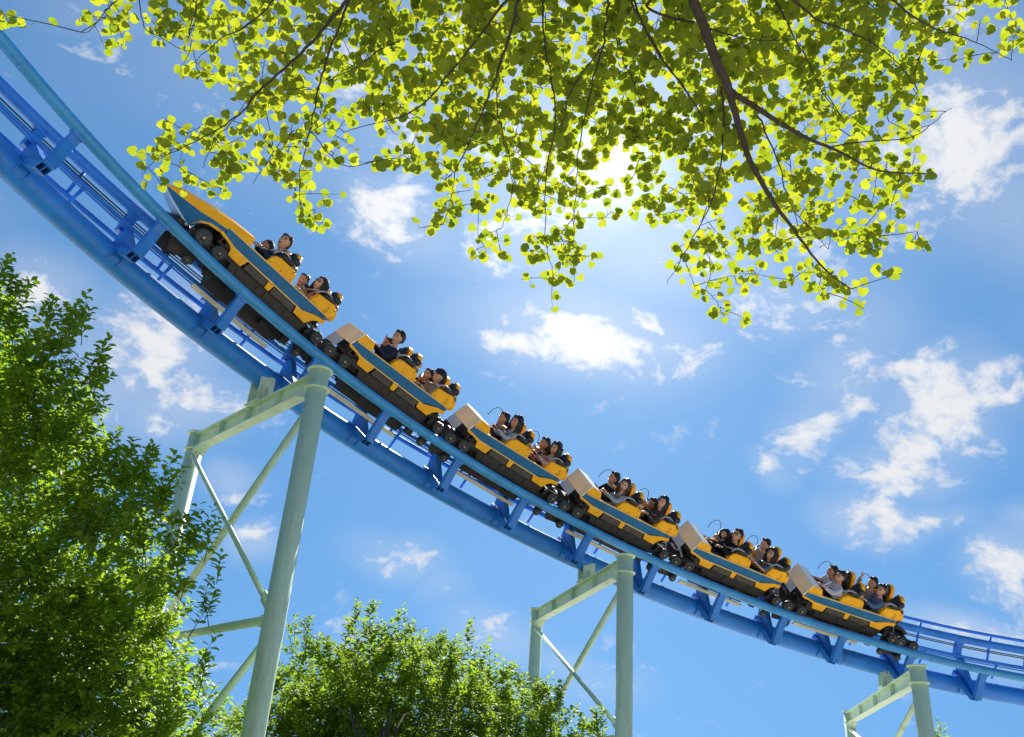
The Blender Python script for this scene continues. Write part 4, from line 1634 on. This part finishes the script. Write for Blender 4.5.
for (d_, x, y, dp) in cand:
    tgt = pt(x, y, dp)
    arr = np.array(NL)
    dd = np.linalg.norm(arr - np.array(tgt), axis=1)
    j = int(np.argmin(dd))
    src = Vector(NL[j])
    dist = dd[j]
    if dist > 1.2:
        src = tgt + Vector((0.05, -.3, .15))
        dist = .35
    mid_ = src.lerp(tgt, .5) + Vector((PYR.uniform(-.06, .06), PYR.uniform(-.06, .06), PYR.uniform(0, .10))) * min(dist, .5)
    path = []
    for t in (0, .35, .7, 1.0):
        path.append(src * (1 - t) ** 2 + mid_ * 2 * t * (1 - t) + tgt * t * t)
    th = .0036 if dist > .25 else .0026
    tw.tube([p - TT for p in path], [th, th * .85, th * .7, th * .45], 5, cap=False)
    for p in path[1:]:
        NL.append(tuple(p))
    dirn = (tgt - src)
    dirn = dirn.normalized() if dirn.length > 1e-3 else Vector((0, 1, 0))
    nl = PYR.choice((4, 5, 5, 6, 7))
    for q in range(nl):
        t = q / (nl - 1)
        base = path[1].lerp(path[3], t) if q < nl - 1 else tgt
        az = PYR.uniform(0, 2 * math.pi)
        ax = Vector((math.cos(az), math.sin(az), PYR.uniform(-.5, .15)))
        ax = (ax + dirn * .6).normalized()
        pet = base + ax * PYR.uniform(.015, .05)
        tw.tube([base - TT, pet - TT], .0011, 4, cap=False)
        # leaves hang roughly level, seen from beneath
        see = (pet - CAM_LOC).normalized()
        nv = see * .95 + Vector((PYR.gauss(0, .42), PYR.gauss(0, .42), .30 + PYR.gauss(0, .38)))
        cc_ = CAM_ROT.transposed() @ (pet - CAM_LOC)
        if math.hypot(CX + F_PX * cc_.x / -cc_.z - 606, CY - F_PX * cc_.y / -cc_.z - 168) < 13:
            continue                                   # the gap in the crown through which the sun shows
        lp_.append(tuple(pet - TT))
        ln_.append(tuple(nv))
        la_.append(tuple(ax))
        lsz.append(PYR.uniform(.042, .069))
tw.build('twigs', 'twig', tree, recalc=False)
leaf_mesh('crown', lp_, ln_, la_, lsz, 'leaf_round', tree, ROUND, nr.rand(len(lp_)) ** .9)
print('canopy leaves', len(lp_))


def crown_tree(name, label, trunk_xy, blobs, leaf, m, shoots_per, leaves_per, seed, lsize, trunk_r, tips=(), cat='tree', top_h=None, shrink=.16):
    """blobs: (px, py, radius px, depth); real ellipsoids of foliage filled with leafy shoots"""
    rs = np.random.RandomState(seed)
    root = thing(name, label, cat, Matrix.Translation((*trunk_xy, 0)))
    O = Vector((*trunk_xy, 0))
    bl = []
    for (x, y, r, dp) in blobs:
        c = pt(x, y, dp)
        rr = max(r * dp / F_PX - shrink, .12)
        if c.z - rr < .8:
            c.z = max(c.z, .8 + rr * .6)
        bl.append((c, rr))
    top = top_h or max(c.z for c, r in bl)
    tr = MB()
    th_ = top * .62
    tr.tube([(0, 0, -.1), (0, 0, .3), (.05, .03, th_ * .4), (-.03, .06, th_ * .75), (.0, .0, th_)], [trunk_r * 1.4, trunk_r, trunk_r * .8, trunk_r * .5, trunk_r * .2], 12)
    tr.build('trunk', 'bark', root)
    lb = MB()
    for c, r in bl[::2]:
        st = Vector((0, 0, min(max(c.z * .45, .8), th_ * .8)))
        e = st.lerp(c - O, .62)
        mid_ = st.lerp(e, .5) + Vector((rs.uniform(-.15, .15), rs.uniform(-.1, .1), .25))
        q1 = st.lerp(mid_, .6) + Vector((rs.uniform(-.06, .06), 0, .05))
        q2 = mid_.lerp(e, .5) + Vector((rs.uniform(-.08, .08), rs.uniform(-.08, .08), .06))
        lb.tube([st, q1, mid_, q2, e], [trunk_r * .26, trunk_r * .2, trunk_r * .14, trunk_r * .08, trunk_r * .03], 7)
    lb.build('limbs', 'bark', root)
    P_, N_, A_, Sz, Rn = [], [], [], [], []
    st_ = MB()
    cam_p = np.array(CAM_LOC)
    allS = []
    for c, r in bl:
        nsh = max(5, int(shoots_per * (r ** 2) * 3.2 / 1.0))
        for _ in range(nsh):
            v = rs.normal(size=3)
            v /= np.linalg.norm(v)
            q = r * rs.uniform(.18, 1.0) ** .45
            allS.append((np.array(c) + v * q * np.array((1, 1, .95)), v, r))
    for (x, y, dp) in tips:
        c = np.array(pt(x, y, dp))
        for _ in range(3):
            allS.append((c - np.array((rs.uniform(-.05, .05), rs.uniform(-.05, .05), rs.uniform(.12, .5))), np.array((rs.uniform(-.15, .15), 0, 1.6)), .3))
    for (p, v, r) in allS:
        dirn = v * .75 + np.array((0, 0, .75)) + rs.normal(size=3) * .35
        dirn /= np.linalg.norm(dirn)
        ln = rs.uniform(.20, .42)
        s1 = rs.normal(size=3)
        s1 -= dirn * s1.dot(dirn)
        s1 /= np.linalg.norm(s1)
        s2 = np.cross(dirn, s1)
        if rs.rand() < .45:
            a = p - np.array(O)
            st_.tube([a - dirn * .12, a, a + dirn * ln], [.006, .005, .002], 3, cap=False)
        nl = rs.randint(leaves_per - 3, leaves_per + 4)
        tone = rs.rand()
        for k in range(nl):
            t = (k + .5) / nl
            ang = k * 2.4 + rs.uniform(-.4, .4)
            rad_ = s1 * math.cos(ang) + s2 * math.sin(ang)
            up = .45 + .5 * t
            ax = rad_ * (1.15 - .5 * t) + dirn * up + rs.normal(size=3) * .15
            nv = np.array((0, 0, 1.0)) * .6 + dirn * .6 - rad_ * .3 + rs.normal(size=3) * .33
            P_.append(p - np.array(O) + dirn * ln * t + rad_ * .008)
            A_.append(ax)
            N_.append(nv)
            Sz.append(lsize * rs.uniform(.7, 1.15) * (1 - .25 * t))
            Rn.append(min(1, max(0, .55 * tone + .35 * rs.rand() + .15 * t)))
    st_.build('stems', 'twig', root, recalc=False)
    leaf_mesh('crown', P_, N_, A_, Sz, m, root, leaf, np.array(Rn), cup=.22)
    print(name, 'leaves', len(P_), 'shoots', len(allS))
    return root


LB = [(-40, 310, 58, 10.6), (2, 300, 34, 10.4), (-5, 345, 55, 10.3), (40, 362, 34, 10.2), (84, 326, 22, 10.4), (68, 352, 28, 10.3), (92, 372, 22, 10.2),
      (62, 400, 46, 10.2), (20, 430, 80, 10.5), (66, 465, 58, 10.0), (92, 440, 20, 9.9), (130, 462, 30, 9.8), (150, 492, 36, 9.8), (120, 510, 60, 10.2),
      (178, 515, 22, 9.7), (90, 560, 90, 10.6), (165, 560, 44, 9.8), (194, 548, 24, 9.7), (190, 590, 28, 9.7), (150, 625, 58, 10.1), (186, 640, 26, 9.8),
      (60, 640, 110, 10.8), (175, 690, 34, 9.8), (120, 715, 85, 10.4), (20, 720, 120, 10.9), (-70, 480, 150, 11.0), (-80, 640, 160, 11.2), (170, 760, 60, 9.9),
      (-60, 380, 90, 10.8), (40, 820, 160, 10.8), (190, 740, 26, 9.7)]
LT = [(14, 262, 10.3), (30, 300, 10.3), (62, 322, 10.3), (88, 296, 10.4), (100, 302, 10.3), (112, 352, 10.1), (104, 392, 10.1), (118, 340, 10.2), (144, 430, 9.8), (160, 445, 9.8),
      (178, 462, 9.8), (172, 486, 9.7), (218, 520, 9.7), (206, 512, 9.7), (226, 552, 9.7), (218, 585, 9.7), (216, 640, 9.8), (2, 268, 10.4), (60, 300, 10.4)]
LB = [((x - 12) if x > 40 else x, y + (5 if y < 420 else 0), r, d_) for x, y, r, d_ in LB]
LT = [(x - 9, y + 3, d_) for x, y, d_ in LT]
crown_tree('bushy_tree', 'large bushy tree filling the left edge with small glossy green leaves', (-6.9, 8.9), LB, OVATE, 'leaf_small', 78, 15, 3, .125, .15, LT)

MBB = [(302, 662, 30, 16.2), (284, 700, 34, 16.4), (335, 668, 32, 16.2), (368, 650, 32, 16.0), (402, 652, 30, 16.0), (380, 690, 60, 16.6), (434, 672, 34, 16.0),
       (466, 668, 28, 15.8), (495, 694, 30, 15.8), (530, 706, 28, 15.7), (556, 722, 22, 15.7), (592, 728, 12, 15.6), (300, 740, 60, 16.6), (350, 745, 70, 16.8), (450, 740, 80, 16.6),
       (530, 765, 62, 16.0), (585, 775, 40, 15.8), (270, 770, 50, 16.4), (400, 810, 130, 17.2), (500, 850, 110, 16.6), (300, 850, 110, 17)]
MT = [(296, 620, 16.2), (306, 618, 16.2), (358, 606, 16.0), (374, 606, 16.0), (350, 622, 16.0), (403, 610, 16.0), (410, 624, 16.0), (440, 636, 15.9), (468, 628, 15.8), (452, 650, 15.9), (490, 655, 15.8), (505, 664, 15.8),
      (545, 668, 15.7), (560, 690, 15.7), (603, 712, 15.6), (596, 716, 15.6), (520, 672, 15.7), (270, 652, 16.3), (330, 636, 16.2), (268, 676, 16.3)]
crown_tree('round_tree', 'light green tree below the track between the left and middle support frames', (-1.6, 14.6), MBB, OVATE, 'leaf_mid', 56, 15, 8, .14, .15, MT, shrink=.20)

crown_tree('small_tree', 'yellowish green tree just behind the foot of the left support frame', (-6.3, 18.6),
           [(228, 728, 20, 19.5), (214, 712, 12, 19.5), (244, 738, 24, 19.6), (222, 765, 45, 19.8), (240, 800, 60, 20)], OVATE, 'leaf_mid', 22, 14, 21, .13, .12, [(222, 700, 19.5), (236, 706, 19.5), (212, 704, 19.5)])
crown_tree('far_tree', 'small green tree tip peeking up at the bottom right beside the short frame', (10.4, 19.4),
           [(940, 739, 5, 20.5), (944, 752, 14, 20.5), (940, 775, 26, 20.6), (950, 810, 45, 20.8)], OVATE, 'leaf_mid', 24, 14, 22, .12, .08, [(938, 727, 20.5), (946, 731, 20.5)])
